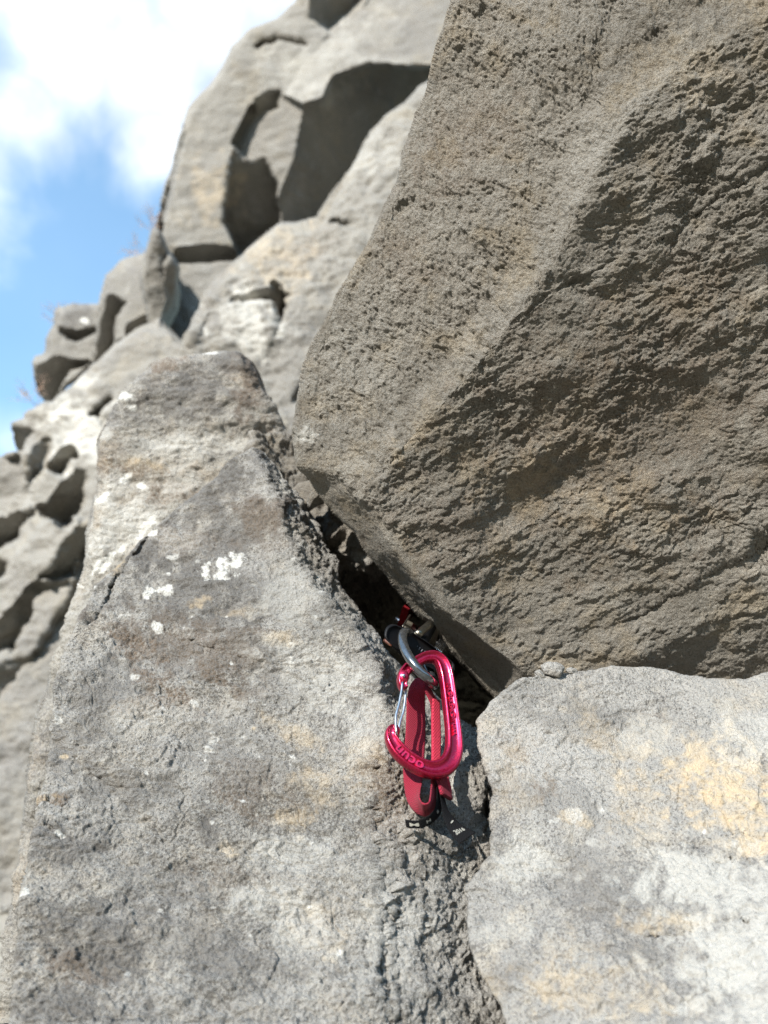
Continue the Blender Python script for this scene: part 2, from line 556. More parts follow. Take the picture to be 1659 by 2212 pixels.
# ------------------------------------------------------------------ ground under the photographer
def ground():
    m, nt, b = new_mat('dry_ground')
    tcn = N_(nt, 'ShaderNodeTexCoord')
    f = noise_node(nt, tcn.outputs['Object'], 3, 8, .7)
    nt.links.new(ramp(nt, f, [(.3, (.13, .105, .07)), (.7, (.22, .185, .13))]), b.inputs['Base Color'])
    b.inputs['Roughness'].default_value = .95
    r = [0, .5, 1, 2, 4, 8, 16, 40, 120, 400, 1500]
    n = 48
    vs = [(0, 0, 0)]
    for k in r[1:]:
        for a in range(n):
            t = 2 * math.pi * a / n
            vs.append((k * math.cos(t), k * math.sin(t), 0))
    vs = np.array(vs, float)
    vs[:, 2] += pnoise(vs * .7 + 5.5) * .08 * np.clip(np.hypot(vs[:, 0], vs[:, 1]), 0, 3) / 3
    tri = [(0, 1 + a, 1 + (a + 1) % n) for a in range(n)]
    qd = []
    for k in range(len(r) - 2):
        for a in range(n):
            i = 1 + k * n
            qd.append((i + a, i + n + a, i + n + (a + 1) % n, i + (a + 1) % n))
    o = mesh_np('ground', vs, [tri, qd], m, origin=np.zeros(3))
    tag(o, kind='structure')
ground()
def sky_blocker_hills():
    # added out-of-view wooded slope behind the photographer, blocks sky fill to deepen shade
    m, nt, b = new_mat('sky_blocker_wooded')
    tcn = N_(nt, 'ShaderNodeTexCoord')
    f = noise_node(nt, tcn.outputs['Object'], .15, 8, .75)
    nt.links.new(ramp(nt, f, [(.35, (.025, .035, .015)), (.65, (.08, .095, .04))]), b.inputs['Base Color'])
    b.inputs['Roughness'].default_value = .95
    na, nr = 90, 16
    V = []
    for j in range(nr):
        for i in range(na):
            a = math.radians(180 + 250 * (i / (na - 1) - .5) + 90)
            t = j / (nr - 1)
            r = 60 + 190 * t
            h = r * math.tan(math.radians(19)) * t ** 1.2
            V.append((r * math.cos(a), r * math.sin(a), h - .5))
    V = np.array(V)
    V[:, 2] += (fbm(V * .03, 3) * 8 + fbm(V * .25, 3) * 2.5) * np.clip(V[:, 2] / 20, 0, 1)
    q = [(j * na + i, j * na + i + 1, (j + 1) * na + i + 1, (j + 1) * na + i) for j in range(nr - 1) for i in range(na - 1)]
    o = mesh_np('sky_blocker_hills', V, [np.array(q)], m, origin=np.zeros(3)); tag(o, kind='structure')
sky_blocker_hills()

# ------------------------------------------------------------------ relief functions (camera-frame coords in metres)
def rel_far(V, x, y, t):
    return (fbm(V * 1.6, 3, .5) * .018 + fbm(V * np.array([9, 16, 9.]), 5, .6) * .0065 + fbm(V * np.array([3, 5, 3.]), 3) * .008)
def rel_slab(V, x, y, t):
    h = fbm(V * np.array([6, 14, 8.]), 3) * .0040
    h = h + ledges(V * np.array([9, 20, 12.]) + 2, (-.3, 0, .3), .025, 5) * .0016
    h = h + ledges(V * np.array([24, 60, 30.]) + 7, (.15, .4), .05, 4) * .0009
    h = h - cracks(V * np.array([14, 22, 14.]), V * 7, .018) * .0016
    rough = .55 + .6 * sstep(1650, 2150, y) + .5 * sstep(.1, .5, fbm(V * 9 + 3, 3))
    h = h + fbm(V * np.array([50, 110, 64.]), 4, .66) * .0019 * rough
    h = h + ridged(V * np.array([170, 330, 190.]), 2, .7) * .0007
    for (bx_, by_, rx_, ry_) in ((285, 1395, 70, 35), (360, 1500, 80, 40), (330, 1560, 60, 25), (100, 1740, 40, 30), (110, 1800, 40, 20), (560, 1380, 40, 14), (470, 1480, 60, 25), (170, 2080, 120, 60), (560, 1110, 60, 40)):
        g_ = np.exp(-((x - bx_) / rx_) ** 2 - ((y - by_) / ry_) ** 2)
        h = h + g_ * ridged(V * np.array([90, 190, 100.]) + 3, 3, .6) * .0018
    # rough broken channel to the right of the slab's corner
    ch = sstep(-10, 40, x - (815 + 25 * np.sin(y / 130.))) * sstep(1560, 1700, y)
    h = h + ch * (fbm(V * np.array([80, 34, 50.]) + 9, 4, .60) * .0013 + fbm(V * 90, 4, .65) * .0009)
    brk = np.exp(-((x - 850) / 60) ** 2 - ((y - 1740) / 130) ** 2)
    h = h + brk * ridged(V * 130, 4, .65) * .0015
    cr = sstep(0, 60, x - (500 + (y - 960) * .62)) * sstep(1500, 1300, y)
    h = h + cr * (fbm(V * 55 + 4, 4, .6) * .0020)
    return h
def rel_rear(V, x, y, t):
    return ledges(V * np.array([6, 13, 8.]) + 1, (-.3, 0, .3), .05, 5) * .0015 + fbm(V * np.array([5, 11, 6.]), 4, .55) * .010 + fbm(V * np.array([35, 60, 40.]), 4, .65) * .0028 + ridged(V * np.array([110, 220, 120.]), 2, .7) * .0006
def rel_block(V, x, y, t):
    h = fbm(V * np.array([7, 12, 8.]), 3) * .0035 + fbm(V * np.array([60, 120, 70.]), 4, .6) * .0011
    h = h + ledges(V * np.array([10, 17, 12.]) + 5, (-.35, -.05, .25), .02, 5) * .0016 - cracks(V * 16, V * 8 + 3, .016) * .0016
    return h + ridged(V * np.array([170, 300, 200.]), 2, .7) * .00055
def rel_boulder(V, x, y, t):
    ang = math.radians(26)                      # crust runs gently up to the right
    u = V[:, 0] * math.cos(ang) + V[:, 1] * math.sin(ang)
    v = -V[:, 0] * math.sin(ang) + V[:, 1] * math.cos(ang)
    A = np.stack([u, v * 1.55, V[:, 2]], -1)
    rl = np.interp(y, [0, 120, 250, 400, 560, 700, 820, 930, 1075, 1500], [1700, 1500, 1340, 1270, 1200, 1100, 1000, 900, 775, 1150])
    right = sstep(-14, 18, x - rl + 22 * fbm(V * 22 + 1.5, 3))
    band = right * 1.0 + (1 - right) * .45
    sm = sstep(.05, .45, fbm(V * 7 + 2.2, 3))   # smoother worn patches
    h = fbm(V * 5.0, 3) * .009 + fbm(V * 13, 3, .55) * .0032 * (.5 + .5 * right)
    wob = fbm(V * 30 + 6, 3)[:, None]
    vary = sstep(-.35, .55, fbm(V * 10 + 4, 3))
    crust = (fbm(A * 125 + 1.2 * wob, 4, .72) * .00095 + ridged(A * 200 + 1.4 * wob, 2, .6) * .0004) * (.30 + .9 * vary)
    flakes = ledges(A * np.array([13, 20, 14.]) + 3, (-.25, .1, .4), .04, 5) * .0009 + ledges(A * 55 + 8, (.2, .45), .08, 3) * .0008
    smoothband = sstep(-30, 25, (y - 1075) - (x - 760) * 1.02) * sstep(600, 700, x) * sstep(140, 60, (y - 1075) - (x - 760) * 1.02 - 40)
    amp = (1 - .55 * sm * right) * (1 - .75 * smoothband)
    # left face: close sharp grain with shallow scoops and chips
    B = np.stack([u * 1.8, v * 1.0, V[:, 2]], -1)
    leftg = fbm(B * 95 + .8 * wob, 4, .72) * .0015 + fbm(B * 26, 4, .6) * .0026 * (.4 + vary) + ledges(B * 22 + 6, (.1, .4), .04, 4) * .0010
    kn = sstep(1.15, .5, np.hypot((x - 1510) / 75, (y - 260) / 160)) + .6 * sstep(1.1, .5, np.hypot((x - 1350) / 200, (y - 1390) / 45)) + .5 * sstep(1.1, .4, np.hypot((x - 1600) / 90, (y - 830) / 120))
    knob_ = np.clip(fbm(V * 55 + 12, 3, .5), -.1, .6)
    h = h + kn * knob_ * .0055
    fine = ridged(A * 250, 2, .7) * .0004
    return h + ((crust + flakes) * right + leftg * (1 - right)) * amp + fine * (1 - .5 * smoothband) 
def rel_inner(V, x, y, t):
    return fbm(V * 14, 3) * .02 + ridged(V * 45, 4, .6) * .006 + fbm(V * 150, 3) * .002

def ledges(p, levels, w=.03, octs=4):
    t = fbm(p, octs, .55); s_ = 0
    for l in levels: s_ = s_ + sstep(l - w, l + w, t)
    return s_
def cracks(p, mask_p, w=.02):
    n = fbm(p, 3, .5)
    return np.exp(-(n / w) ** 2) * sstep(.05, .3, pnoise(mask_p))
LIT = (-.25, .40, .88)
DARK = (.70, -.35, .60)

# ------------------------------------------------------------------ the far cliff, block by block
upper = rock('upper_cliff_buttress',
     [(1030, -80), (660, -80), (640, 0), (600, 40), (545, 60), (505, 100), (480, 150), (430, 205), (405, 240), (385, 300), (375, 340),
      (350, 440), (335, 500), (325, 545), (330, 700), (350, 780), (430, 820), (700, 700), (1030, 300)],
     M_cliff, base=((560, 250, 4.5), (-.12, .20, .95)), seed=1, step=3.0, smooth=1.8, thick=2.5, edge=(12, .06), jagamp=3,
     relief=rel_far,
     facets=[
        ([(615, 205), (700, 90), (715, 65), (790, 0), (800, -90), (1040, -90), (1040, 150), (895, 148), (800, 138), (720, 165), (700, 210), (655, 225)], (690, 110, 0), (-.30, .38, .87)),
        ([(665, -90), (665, 0), (670, 42), (710, 66), (785, 0), (800, -90)], (668, 20, 0), (.7, -.42, .55)),
        ([(500, 310), (540, 230), (605, 200), (655, 232), (640, 340), (600, 440), (580, 400), (555, 350), (520, 340)], (655, 240, 0), (-.35, .15, .93)),
        ([(548, 207), (575, 196), (607, 194), (600, 235), (575, 240), (552, 252)], (550, 215, 0), (.5, -.6, .6)),
        ([(500, 315), (530, 345), (575, 340), (600, 400), (598, 440), (603, 492), (560, 515), (520, 550), (483, 480)], (500, 330, 0), (.30, -.55, .78)),
        ([(655, 232), (700, 210), (720, 165), (800, 138), (905, 146), (1040, 150), (1040, 300), (690, 500), (603, 500), (600, 440), (640, 340)], (655, 240, 0), (.72, -.33, .6)),
        ([(372, 530), (430, 524), (500, 534), (520, 548), (505, 563), (380, 566)], (440, 525, 0), (.1, -.85, .5)),
        ([(385, 240), (372, 330), (335, 480), (320, 560), (348, 500), (368, 430), (398, 290)], (398, 290, 0), (-.80, -.55, .3)),
     ],
     grooves=[([(555, 100), (575, 92), (600, 85), (640, 95), (660, 100)], 5, .10)],
     
     paint=[('pale', 650, 170, 90, 50, 0, .35), ('pale', 720, 110, 90, 40, -30, .3), ('ochre', 460, 410, 50, 60, 0, .35)])
tag(upper, 'tall grey rock buttress against the sky with a bulge shadowed brown on its right side', 'rock buttress')

knob = rock('rock_outcrop',
     [(125, 663), (166, 655), (215, 658), (240, 700), (225, 790), (192, 795), (146, 836), (109, 870), (91, 868), (78, 832), (72, 780), (99, 764), (101, 728), (120, 697)],
     M_cliff, base=((160, 720, 3.7), (-.2, .3, .93)), seed=2, step=3.0, smooth=1.8, thick=1.2, edge=(12, .1), relief=rel_far,
     facets=[
        ([(120, 690), (140, 712), (165, 716), (210, 708), (210, 722), (165, 738), (118, 708)], (150, 700, 0), (0, -.85, .5)),
        ([(70, 785), (100, 768), (125, 770), (150, 780), (195, 782), (150, 800), (130, 830), (112, 880), (88, 880)], (110, 770, 0), (.35, -.72, .6)),
     ], paint=[('dark', 165, 680, 50, 20, 0, .8), ('white', 180, 690, 9, 6, 0, .8)])
tag(knob, 'rounded dark capped rock knob on the skyline, lowest overhanging block to the left', 'rock')

nose = rock('rock_nose',
     [(312, 546), (262, 562), (229, 598), (218, 645), (198, 770), (196, 797), (229, 775), (291, 750), (312, 747), (340, 702), (385, 624), (333, 520)],
     M_cliff, base=((280, 640, 3.4), (-.25, .42, .87)), seed=3, step=3.0, smooth=1.8, thick=1.2, edge=(10, .08), relief=rel_far,
     facets=[
        ([(221, 632), (248, 640), (273, 655), (253, 685), (248, 760), (199, 800), (190, 790), (205, 700)], (225, 640, 0), (.55, -.60, .55)),
        ([(275, 693), (325, 670), (330, 717), (305, 750), (285, 755), (251, 760), (251, 740), (275, 730)], (290, 688, 0), (.4, -.75, .5)),
     ])
tag(nose, 'pointed grey rock nose with two shadowed hollows, beside the dark capped knob', 'rock')

flake = rock('rock_flake',
     [(335, 490), (345, 500), (364, 541), (387, 572), (388, 624), (372, 676), (343, 728), (356, 775), (333, 735), (318, 690), (300, 598), (310, 551)],
     M_cliff, base=((345, 600, 3.2), (.10, -.10, .95)), seed=4, step=3.0, smooth=1.8, thick=1.0, edge=(12, .1), relief=rel_far,
     facets=[([(350, 560), (364, 541), (390, 572), (392, 624), (372, 690), (345, 735), (362, 650)], (360, 600, 0), (.75, -.4, .5)),
             ([(338, 500), (345, 500), (366, 545), (352, 600), (345, 560)], (345, 540, 0), (.7, -.3, .6))])
tag(flake, 'thin fluted rock flake hanging in shade under the tall buttress', 'rock')

lower = rock('lower_cliff_slope',
     [(-90, 1000), (0, 985), (30, 975), (47, 973), (55, 950), (65, 934), (22, 917), (53, 900), (52, 893), (60, 884), (92, 869), (109, 866),
      (150, 835), (200, 790), (290, 715), (345, 690), (400, 740), (420, 800), (420, 1000), (260, 1300), (220, 1700), (150, 2330), (-90, 2330)],
     M_cliff, base=((200, 850, 3.0), (-.22, .46, .86)), seed=5, step=3.0, smooth=3.2, pn=2.2, thick=1.2, edge=(12, .08), relief=lambda V, x, y, t: rel_far(V, x, y, t) + fbm(V * np.array([5, 9, 5.]) + 3, 4, .6) * .016,
     facets=[
        ([(-90, 990), (50, 975), (70, 1090), (30, 1110), (-90, 1125)], (40, 1000, .10), (-.50, .22, .84)),
        ([(-90, 1290), (0, 1240), (60, 1160), (115, 1098), (160, 1120), (205, 1128), (155, 1255), (70, 1262), (0, 1341), (-90, 1400)], (110, 1110, -.12), (-.38, .30, .87)),
        ([(-90, 1600), (0, 1500), (80, 1400), (150, 1290), (176, 1180), (230, 1180), (230, 1300), (150, 1600), (90, 1900), (-90, 2000)], (170, 1230, .06), (-.02, .46, .88)),
        ([(84, 938), (104, 953), (92, 1033), (65, 1060), (60, 990)], (84, 950, 0), (.55, -.3, .8)),
        ([(132, 963), (149, 961), (179, 983), (174, 992), (154, 992), (150, 1010), (139, 1028), (96, 1018), (119, 988)], (135, 965, 0), (.5, -.7, .5)),
        ([(141, 1035), (159, 1010), (181, 1018), (178, 1077), (161, 1115), (139, 1140), (82, 1103), (50, 1088), (104, 1092)], (141, 1030, 0), (.45, -.65, .6)),
        ([(-90, 1125), (0, 1115), (37, 1102), (79, 1107), (42, 1162), (0, 1192), (-90, 1205)], (30, 1105, 0), (.45, -.7, .55)),
        ([(-90, 1190), (0, 1200), (16, 1214), (2, 1245), (-90, 1290)], (0, 1200, 0), (.4, -.6, .6)),
        ([(154, 1138), (200, 1136), (194, 1176), (177, 1180), (156, 1252), (80, 1250), (113, 1224)], (150, 1150, 0), (.65, -.55, .5)),
        ([(-90, 1400), (0, 1341), (72, 1265), (64, 1344), (30, 1400), (0, 1410), (-90, 1470)], (40, 1300, 0), (.65, -.5, .5)),
        ([(-90, 1470), (10, 1420), (60, 1420), (75, 1410), (40, 1460), (0, 1520), (-90, 1580)], (20, 1430, 0), (.4, -.35, .8)),
     ],
     grooves=[([(196, 895), (210, 890), (235, 865)], 6, .07), ([(213, 895), (220, 915)], 5, .06)],
     paint=[('white', 120, 900, 22, 8, -20, .5), ('pale', 170, 930, 60, 60, 0, .8), ('pale', 190, 830, 30, 18, 0, .6)])
tag(lower, 'long lit grey rock slope at left with deep brown shadowed hollows', 'rock slope')

butt = rock('middle_cliff_buttress',
     [(1040, 130), (905, 185), (880, 215), (830, 250), (790, 310), (750, 370), (715, 430), (690, 475), (650, 482), (600, 490), (540, 535), (508, 568),
      (460, 610), (435, 655), (412, 710), (400, 740), (400, 820), (600, 1040), (760, 1080), (1040, 700)],
     M_cliff, base=((700, 600, 2.4), (-.12, .42, .90)), seed=6, step=2.6, smooth=1.8, thick=1.0, edge=(20, .10),
     relief=lambda V, x, y, t: fbm(V * 3, 4) * .03 + fbm(V * np.array([16, 26, 16.]), 4, .6) * .010,
     facets=[
        ([(500, 650), (590, 655), (592, 720), (562, 800), (480, 790), (410, 760), (450, 680)], (520, 700, 0), (-.2, .38, .9)),
        ([(500, 641), (545, 625), (582, 618), (592, 654), (496, 653)], (545, 628, 0), (.2, -.85, .45)),
        ([(583, 598), (622, 640), (627, 668), (600, 716), (589, 650)], (586, 640, 0), (.85, -.35, .4)),
     ],
     grooves=[([(640, 860), (650, 830), (700, 760)], 5, .03)],
     pits=[(695, 930, 6, 5, 0, .02), (730, 478, 24, 3, 8, .02)],
     paint=[('pale', 540, 700, 55, 60, 0, .7), ('ochre', 600, 560, 60, 60, 0, .3), ('brown', 650, 540, 60, 30, -30, .2), ('pale', 800, 330, 60, 60, 0, .25)])
tag(butt, 'sunlit grey buttress with a small square notch, between the pointed slab and the big boulder', 'rock buttress')

# ------------------------------------------------------------------ rear pointed slab
rear = rock('rear_rock_slab',
     [(212, 1000), (215, 950), (240, 890), (262, 850), (290, 815), (330, 785), (360, 772), (400, 768), (440, 765), (470, 758), (510, 757),
      (540, 785), (560, 820), (590, 880), (612, 930), (640, 965), (680, 1020), (720, 1080), (760, 1150), (700, 1400), (400, 2000), (10, 2340), (-30, 2340),
      (2, 2200), (18, 2050), (38, 1880), (50, 1750), (72, 1620), (84, 1530), (120, 1430), (150, 1330), (180, 1230), (205, 1100)],
     M_rear, base=((400, 900, .95), (.08, .38, .92)), seed=8, step=2.3, smooth=5, thick=.4, edge=(26, .03), relief=rel_rear,
     facets=[([(500, 740), (560, 820), (612, 930), (700, 1040), (760, 1150), (700, 1200), (560, 960), (530, 850)], (535, 850, 0), (.25, .25, .93))],
     paint=[('white', 275, 862, 16, 9, -20, 1), ('white', 282, 880, 9, 5, 0, .9), ('white', 222, 1074, 8, 8, 0, 1), ('white', 300, 1043, 8, 6, 0, 1), ('white', 324, 1120, 4, 3, 0, 1),
            ('white', 232, 1212, 42, 9, -38, 1), ('white', 268, 1030, 18, 6, -35, .9), ('white', 315, 1140, 24, 7, -48, 1), ('white', 455, 764, 14, 5, 0, .9), ('white', 240, 1045, 14, 5, 0, .7), ('white', 322, 985, 8, 5, 0, .8),
            ('brown', 375, 785, 40, 14, -12, 1), ('brown', 280, 1010, 60, 22, 8, .8), ('brown', 340, 1070, 75, 26, -10, .9), ('brown', 540, 850, 28, 60, 0, .7), ('brown', 560, 960, 30, 60, 20, .5),
            ('dark', 420, 860, 130, 50, -10, .75), ('dark', 300, 960, 60, 25, -10, .5), ('dark', 500, 790, 40, 25, 0, .7), ('ochre', 300, 1000, 50, 18, 0, .5),
            ('pale', 400, 960, 140, 26, 4, .7), ('pale', 270, 1130, 70, 60, 0, .9), ('pale', 400, 1040, 60, 20, -30, .5)])
tag(rear, 'dark weathered rock slab with white lichen spots, rising to a rounded top behind the front slab', 'rock slab')

# ------------------------------------------------------------------ front slab with its channel
S1C = [(545, 965, .80), (400, 900, .85), (205, 1260, .69), (150, 1150, .75), (112, 1500, .58), (0, 1500, .59), (20, 2212, .41), (-60, 2340, .385), (400, 1500, .60), (330, 1220, .71),
       (400, 1850, .50), (400, 2212, .412), (800, 2212, .42), (830, 2340, .395), (600, 1100, .732), (640, 1220, .688), (720, 1330, .645), (800, 1430, .62),
       (840, 1560, .583), (900, 1560, .602), (822, 1650, .555), (800, 1760, .527), (800, 1900, .492), (815, 2050, .457),
       (690, 1130, .80), (760, 1270, .75), (880, 1430, .68), (960, 1500, .665), (1040, 1565, .655), (640, 1000, .86),
       (890, 1650, .570), (890, 1760, .542), (980, 1780, .553), (930, 1950, .497), (950, 2212, .433), (1060, 1700, .592), (1060, 1900, .548), (1100, 2212, .462), (1240, 2340, .45),
       (1240, 2000, .58), (1240, 1600, .66), (960, 2340, .412), (890, 2050, .467), (1000, 2080, .482)]
_rl = random.Random(5)
LICHEN = []
for _ in range(70):
    lx, ly = _rl.uniform(180, 760), _rl.uniform(1080, 1560) if _rl.random() < .7 else _rl.uniform(1560, 2150)
    lr = _rl.choice([2, 2.5, 3, 4, 6])
    LICHEN.append(('white', lx, ly, lr * _rl.uniform(1, 1.8), lr, _rl.uniform(-30, 30), _rl.uniform(.25, .8)))
front = rock('front_rock_slab',
     [(545, 965), (500, 1000), (430, 1060), (370, 1110), (330, 1140), (290, 1185), (240, 1240), (205, 1268), (180, 1320), (160, 1370), (135, 1430), (115, 1490), (112, 1600),
      (95, 1700), (75, 1800), (55, 1900), (40, 2050), (20, 2212), (8, 2340), (1240, 2340), (1240, 1700), (1120, 1620), (1028, 1582), (985, 1556), (945, 1508), (870, 1440), (830, 1400),
      (790, 1340), (740, 1270), (718, 1205), (690, 1150), (655, 1095), (622, 1060), (600, 1012), (572, 980)],
     M_slab, ctrl=S1C, seed=9, step=1.9, smooth=4, thick=.35, edge=(6, .003), relief=rel_slab, jagamp=4, jseg=9,
     grooves=[([(350, 1130), (290, 1200), (245, 1270), (215, 1330), (190, 1360)], 6, .006), ([(720, 1335), (735, 1420), (725, 1460), (700, 1500)], 2.5, .0012), ([(818, 1640), (806, 1760), (816, 1900), (832, 2060), (838, 2240)], 7, .0030), ([(848, 1880), (856, 2060), (862, 2240)], 5, .0018), ([(905, 1900), (912, 2060), (925, 2240)], 5, .0013), ([(780, 1950), (790, 2100), (800, 2240)], 4, .0012),
              ([(560, 970), (590, 1010), (640, 1100), (700, 1180)], 5, .012)],
     pits=[(245, 1262, 6, 16, 25, .010), (110, 1745, 30, 8, 5, .006), (95, 1790, 26, 7, -5, .007), (860, 1820, 14, 60, 0, .004), (850, 1980, 10, 50, 0, .005), (1050, 1750, 14, 40, 0, .015),
           (820, 2100, 8, 80, 0, .005), (430, 1400, 60, 14, 20, .002)],
     paint=LICHEN + [('white', 335, 1281, 34, 15, -8, 1), ('white', 500, 1232, 38, 17, -18, 1), ('white', 480, 1254, 22, 9, -20, .9), ('white', 326, 1152, 11, 5, 0, 1), ('white', 345, 1366, 14, 8, 0, .8),
            ('white', 262, 1335, 26, 9, 0, .45), ('white', 405, 1097, 10, 4, 0, .8), ('white', 385, 1170, 45, 22, 0, .3), ('white', 365, 1246, 5, 3, 0, .9), ('white', 130, 1812, 9, 4, 0, 1), ('white', 316, 1680, 5, 4, 0, .8), ('white', 128, 1555, 7, 10, 0, .6), ('white', 300, 1135, 22, 6, -50, .9), ('white', 60, 1938, 5, 8, 0, .9),
            ('brown', 290, 1400, 60, 26, 20, .85), ('brown', 350, 1490, 70, 22, 35, .75), ('brown', 240, 1365, 30, 16, 0, .5), ('brown', 470, 1470, 60, 14, 40, .6), ('brown', 320, 1530, 60, 20, -10, .6), ('brown', 570, 1375, 50, 12, 0, .5), ('brown', 100, 1735, 35, 14, 0, .9), ('brown', 390, 1170, 50, 25, 0, .6),
            ('brown', 560, 1110, 50, 35, 30, .55), ('brown', 560, 1700, 90, 35, 30, .25), ('brown', 520, 1750, 60, 20, 40, .4), ('brown', 840, 1700, 45, 110, 0, .85), ('brown', 860, 1850, 40, 70, 0, .5), ('brown', 150, 2100, 60, 26, 20, .5), ('brown', 600, 1180, 60, 20, 0, .3), ('brown', 500, 1900, 100, 30, 10, .25),  # brown beside the channel corner paints in the shade of its turned face
            ('dark', 330, 1200, 130, 60, -10, .9), ('dark', 450, 1300, 230, 70, 6, .85), ('dark', 500, 1150, 90, 60, -20, .7), ('brown', 420, 1400, 160, 50, 20, .45), ('dark', 560, 1430, 120, 60, 30, .5), ('dark', 520, 1650, 140, 60, 20, .4), ('dark', 240, 1480, 90, 60, -30, .6), ('dark', 380, 1420, 120, 40, 20, .55), ('dark', 170, 1600, 80, 60, -40, .6), ('dark', 450, 1795, 16, 34, -12, 1), ('dark', 230, 1700, 140, 40, 10, .5),
            ('dark', 130, 1830, 80, 40, 0, .7), ('dark', 400, 2050, 250, 50, 15, .6), ('dark', 200, 2050, 120, 80, 20, .75), ('dark', 460, 1080, 110, 50, -35, .75), ('dark', 300, 1200, 80, 30, -50, .8), ('dark', 350, 1900, 100, 40, 10, .45), ('dark', 150, 2180, 120, 40, 0, .7), ('dark', 700, 1100, 1, 1, 0, 0),
            ('ochre', 430, 1310, 30, 14, -10, .5), ('ochre', 620, 1390, 30, 12, 0, .6), ('ochre', 520, 1330, 40, 12, 0, .3), ('ochre', 1000, 1, 1, 1, 0, 0), ('ochre', 650, 1600, 60, 16, 30, .4), ('ochre', 700, 1700, 60, 30, 0, .35), ('ochre', 640, 1780, 30, 26, 0, .5), ('ochre', 510, 1850, 26, 12, 20, .6), ('ochre', 100, 1730, 18, 8, 0, .8), ('ochre', 700, 2000, 60, 60, 0, .3), ('ochre', 790, 1630, 50, 20, 0, .4),
            ('ochre', 140, 1640, 7, 4, 0, .9), ('ochre', 548, 1580, 5, 4, 0, .9), ('ochre', 262, 1210, 10, 40, 25, .7),
            ('pale', 700, 1480, 120, 60, 40, .6), ('pale', 640, 1300, 60, 60, 45, .5), ('pale', 560, 1950, 60, 30, 0, .6), ('pale', 640, 2000, 60, 60, 0, .5), ('pale', 300, 1560, 60, 30, 0, .4), ('pale', 620, 1850, 90, 40, 0, .5), ('pale', 850, 2000, 60, 160, 0, .4), ('pale', 770, 1560, 60, 60, 0, .5)])
# (front slab lichen colonies are painted above; tiny ones come from LICHEN)
tag(front, 'large sunlit leaning rock slab with white lichen patches and brown stains, left of the red carabiner', 'rock slab')

# ------------------------------------------------------------------ lower right block
BC = [(1030, 1560, .575), (1000, 1700, .53), (950, 2000, .46), (1040, 2340, .39), (1090, 1480, .59), (1250, 1440, .61), (1520, 1440, .612), (1659, 1440, .612), (1960, 1430, .61), (1060, 1750, .522), (1010, 1950, .475), (1010, 2050, .452),
      (1100, 2212, .412), (1120, 2340, .385), (1300, 1620, .555), (1300, 1800, .505), (1659, 1800, .485), (1960, 1800, .475), (1659, 2212, .37), (1960, 2340, .335), (1350, 2212, .395), (1500, 2000, .44), (1500, 1620, .545)]
block = rock('lower_right_rock_block',
     [(1030, 1560), (1055, 1530), (1090, 1490), (1130, 1465), (1180, 1454), (1250, 1452), (1320, 1443), (1390, 1440), (1440, 1448), (1520, 1468), (1580, 1470), (1640, 1458), (1700, 1450),
      (1950, 1440), (1950, 2340), (1140, 2340), (1104, 2240), (1080, 2170), (1040, 2110), (1012, 2030), (1010, 1960), (1008, 1915), (1040, 1885), (1062, 1850), (1066, 1790), (1062, 1700), (1045, 1640), (1034, 1600)],
     M_block, ctrl=BC, seed=10, step=2.1, smooth=6, thick=.35, edge=(8, .003), jagamp=4.5, relief=rel_block, jseg=9,
     grooves=[([(1115, 1757), (1145, 1755), (1165, 1765)], 2, .001),
              ([(1390, 1840), (1395, 1825), (1440, 1830), (1500, 1825), (1520, 1850), (1545, 1868), (1580, 1865)], 4, .0022, (0, 1), 6),
              ([(1595, 1800), (1640, 1815), (1670, 1795), (1700, 1790)], 4, .002, (0, 1), 6), ([(1430, 2020), (1460, 2025), (1500, 2010), (1590, 1990)], 4, .0018, (0, 1), 6),
              ([(1455, 1760), (1465, 1730), (1470, 1700)], 2.5, .0015), ([(1525, 2100), (1530, 2140), (1470, 2170)], 3, .0015)],
     paint=[('ochre', 1580, 1710, 130, 90, 10, .95), ('ochre', 1500, 1650, 110, 40, 20, .6), ('ochre', 1620, 1830, 60, 40, 0, .9), ('ochre', 1380, 1750, 60, 60, 0, .4), ('ochre', 1230, 1780, 30, 12, 20, .5), ('ochre', 1110, 1690, 50, 80, 0, .2),
            ('ochre', 1450, 2000, 90, 24, 0, .6), ('ochre', 1300, 2150, 170, 50, 10, .5), ('ochre', 1220, 2050, 60, 30, 0, .2), ('ochre', 1330, 1600, 70, 30, 20, .35), ('ochre', 1960, 1700, 200, 200, 0, .6),
            ('white', 1232, 1775, 14, 9, 30, .45), ('white', 1195, 1785, 12, 6, -20, .4), ('white', 1522, 1806, 5, 6, 0, 1), ('white', 1300, 1760, 8, 12, 0, .5), ('white', 1280, 1830, 10, 5, 0, .3),
            ('pale', 1550, 1930, 150, 70, 10, .9), ('pale', 1600, 2080, 130, 90, 0, .95), ('pale', 1140, 1870, 70, 45, 10, .7), ('pale', 1120, 2020, 60, 30, 0, .4), ('pale', 1640, 2180, 100, 60, 0, .8), ('pale', 1400, 1590, 60, 30, 0, .5), ('pale', 1660, 1600, 100, 60, 0, .6),
            ('brown', 1120, 1640, 50, 18, 40, .5), ('brown', 1090, 1600, 26, 12, 20, .7), ('brown', 1170, 1720, 24, 20, 0, .5), ('brown', 1420, 1550, 26, 8, 20, .5),
            ('dark', 1250, 1850, 60, 30, 10, .4), ('dark', 1150, 1500, 60, 30, 0, .3), ('dark', 1280, 1560, 160, 40, 10, .4), ('dark', 1200, 1740, 140, 40, 20, .35), ('dark', 1300, 1930, 130, 60, 25, .45), ('dark', 1400, 2060, 90, 30, 10, .4), ('dark', 1100, 2120, 40, 30, 0, .4)])
tag(block, 'pale rock block with ochre stains filling the lower right, below the big overhanging boulder', 'rock block')

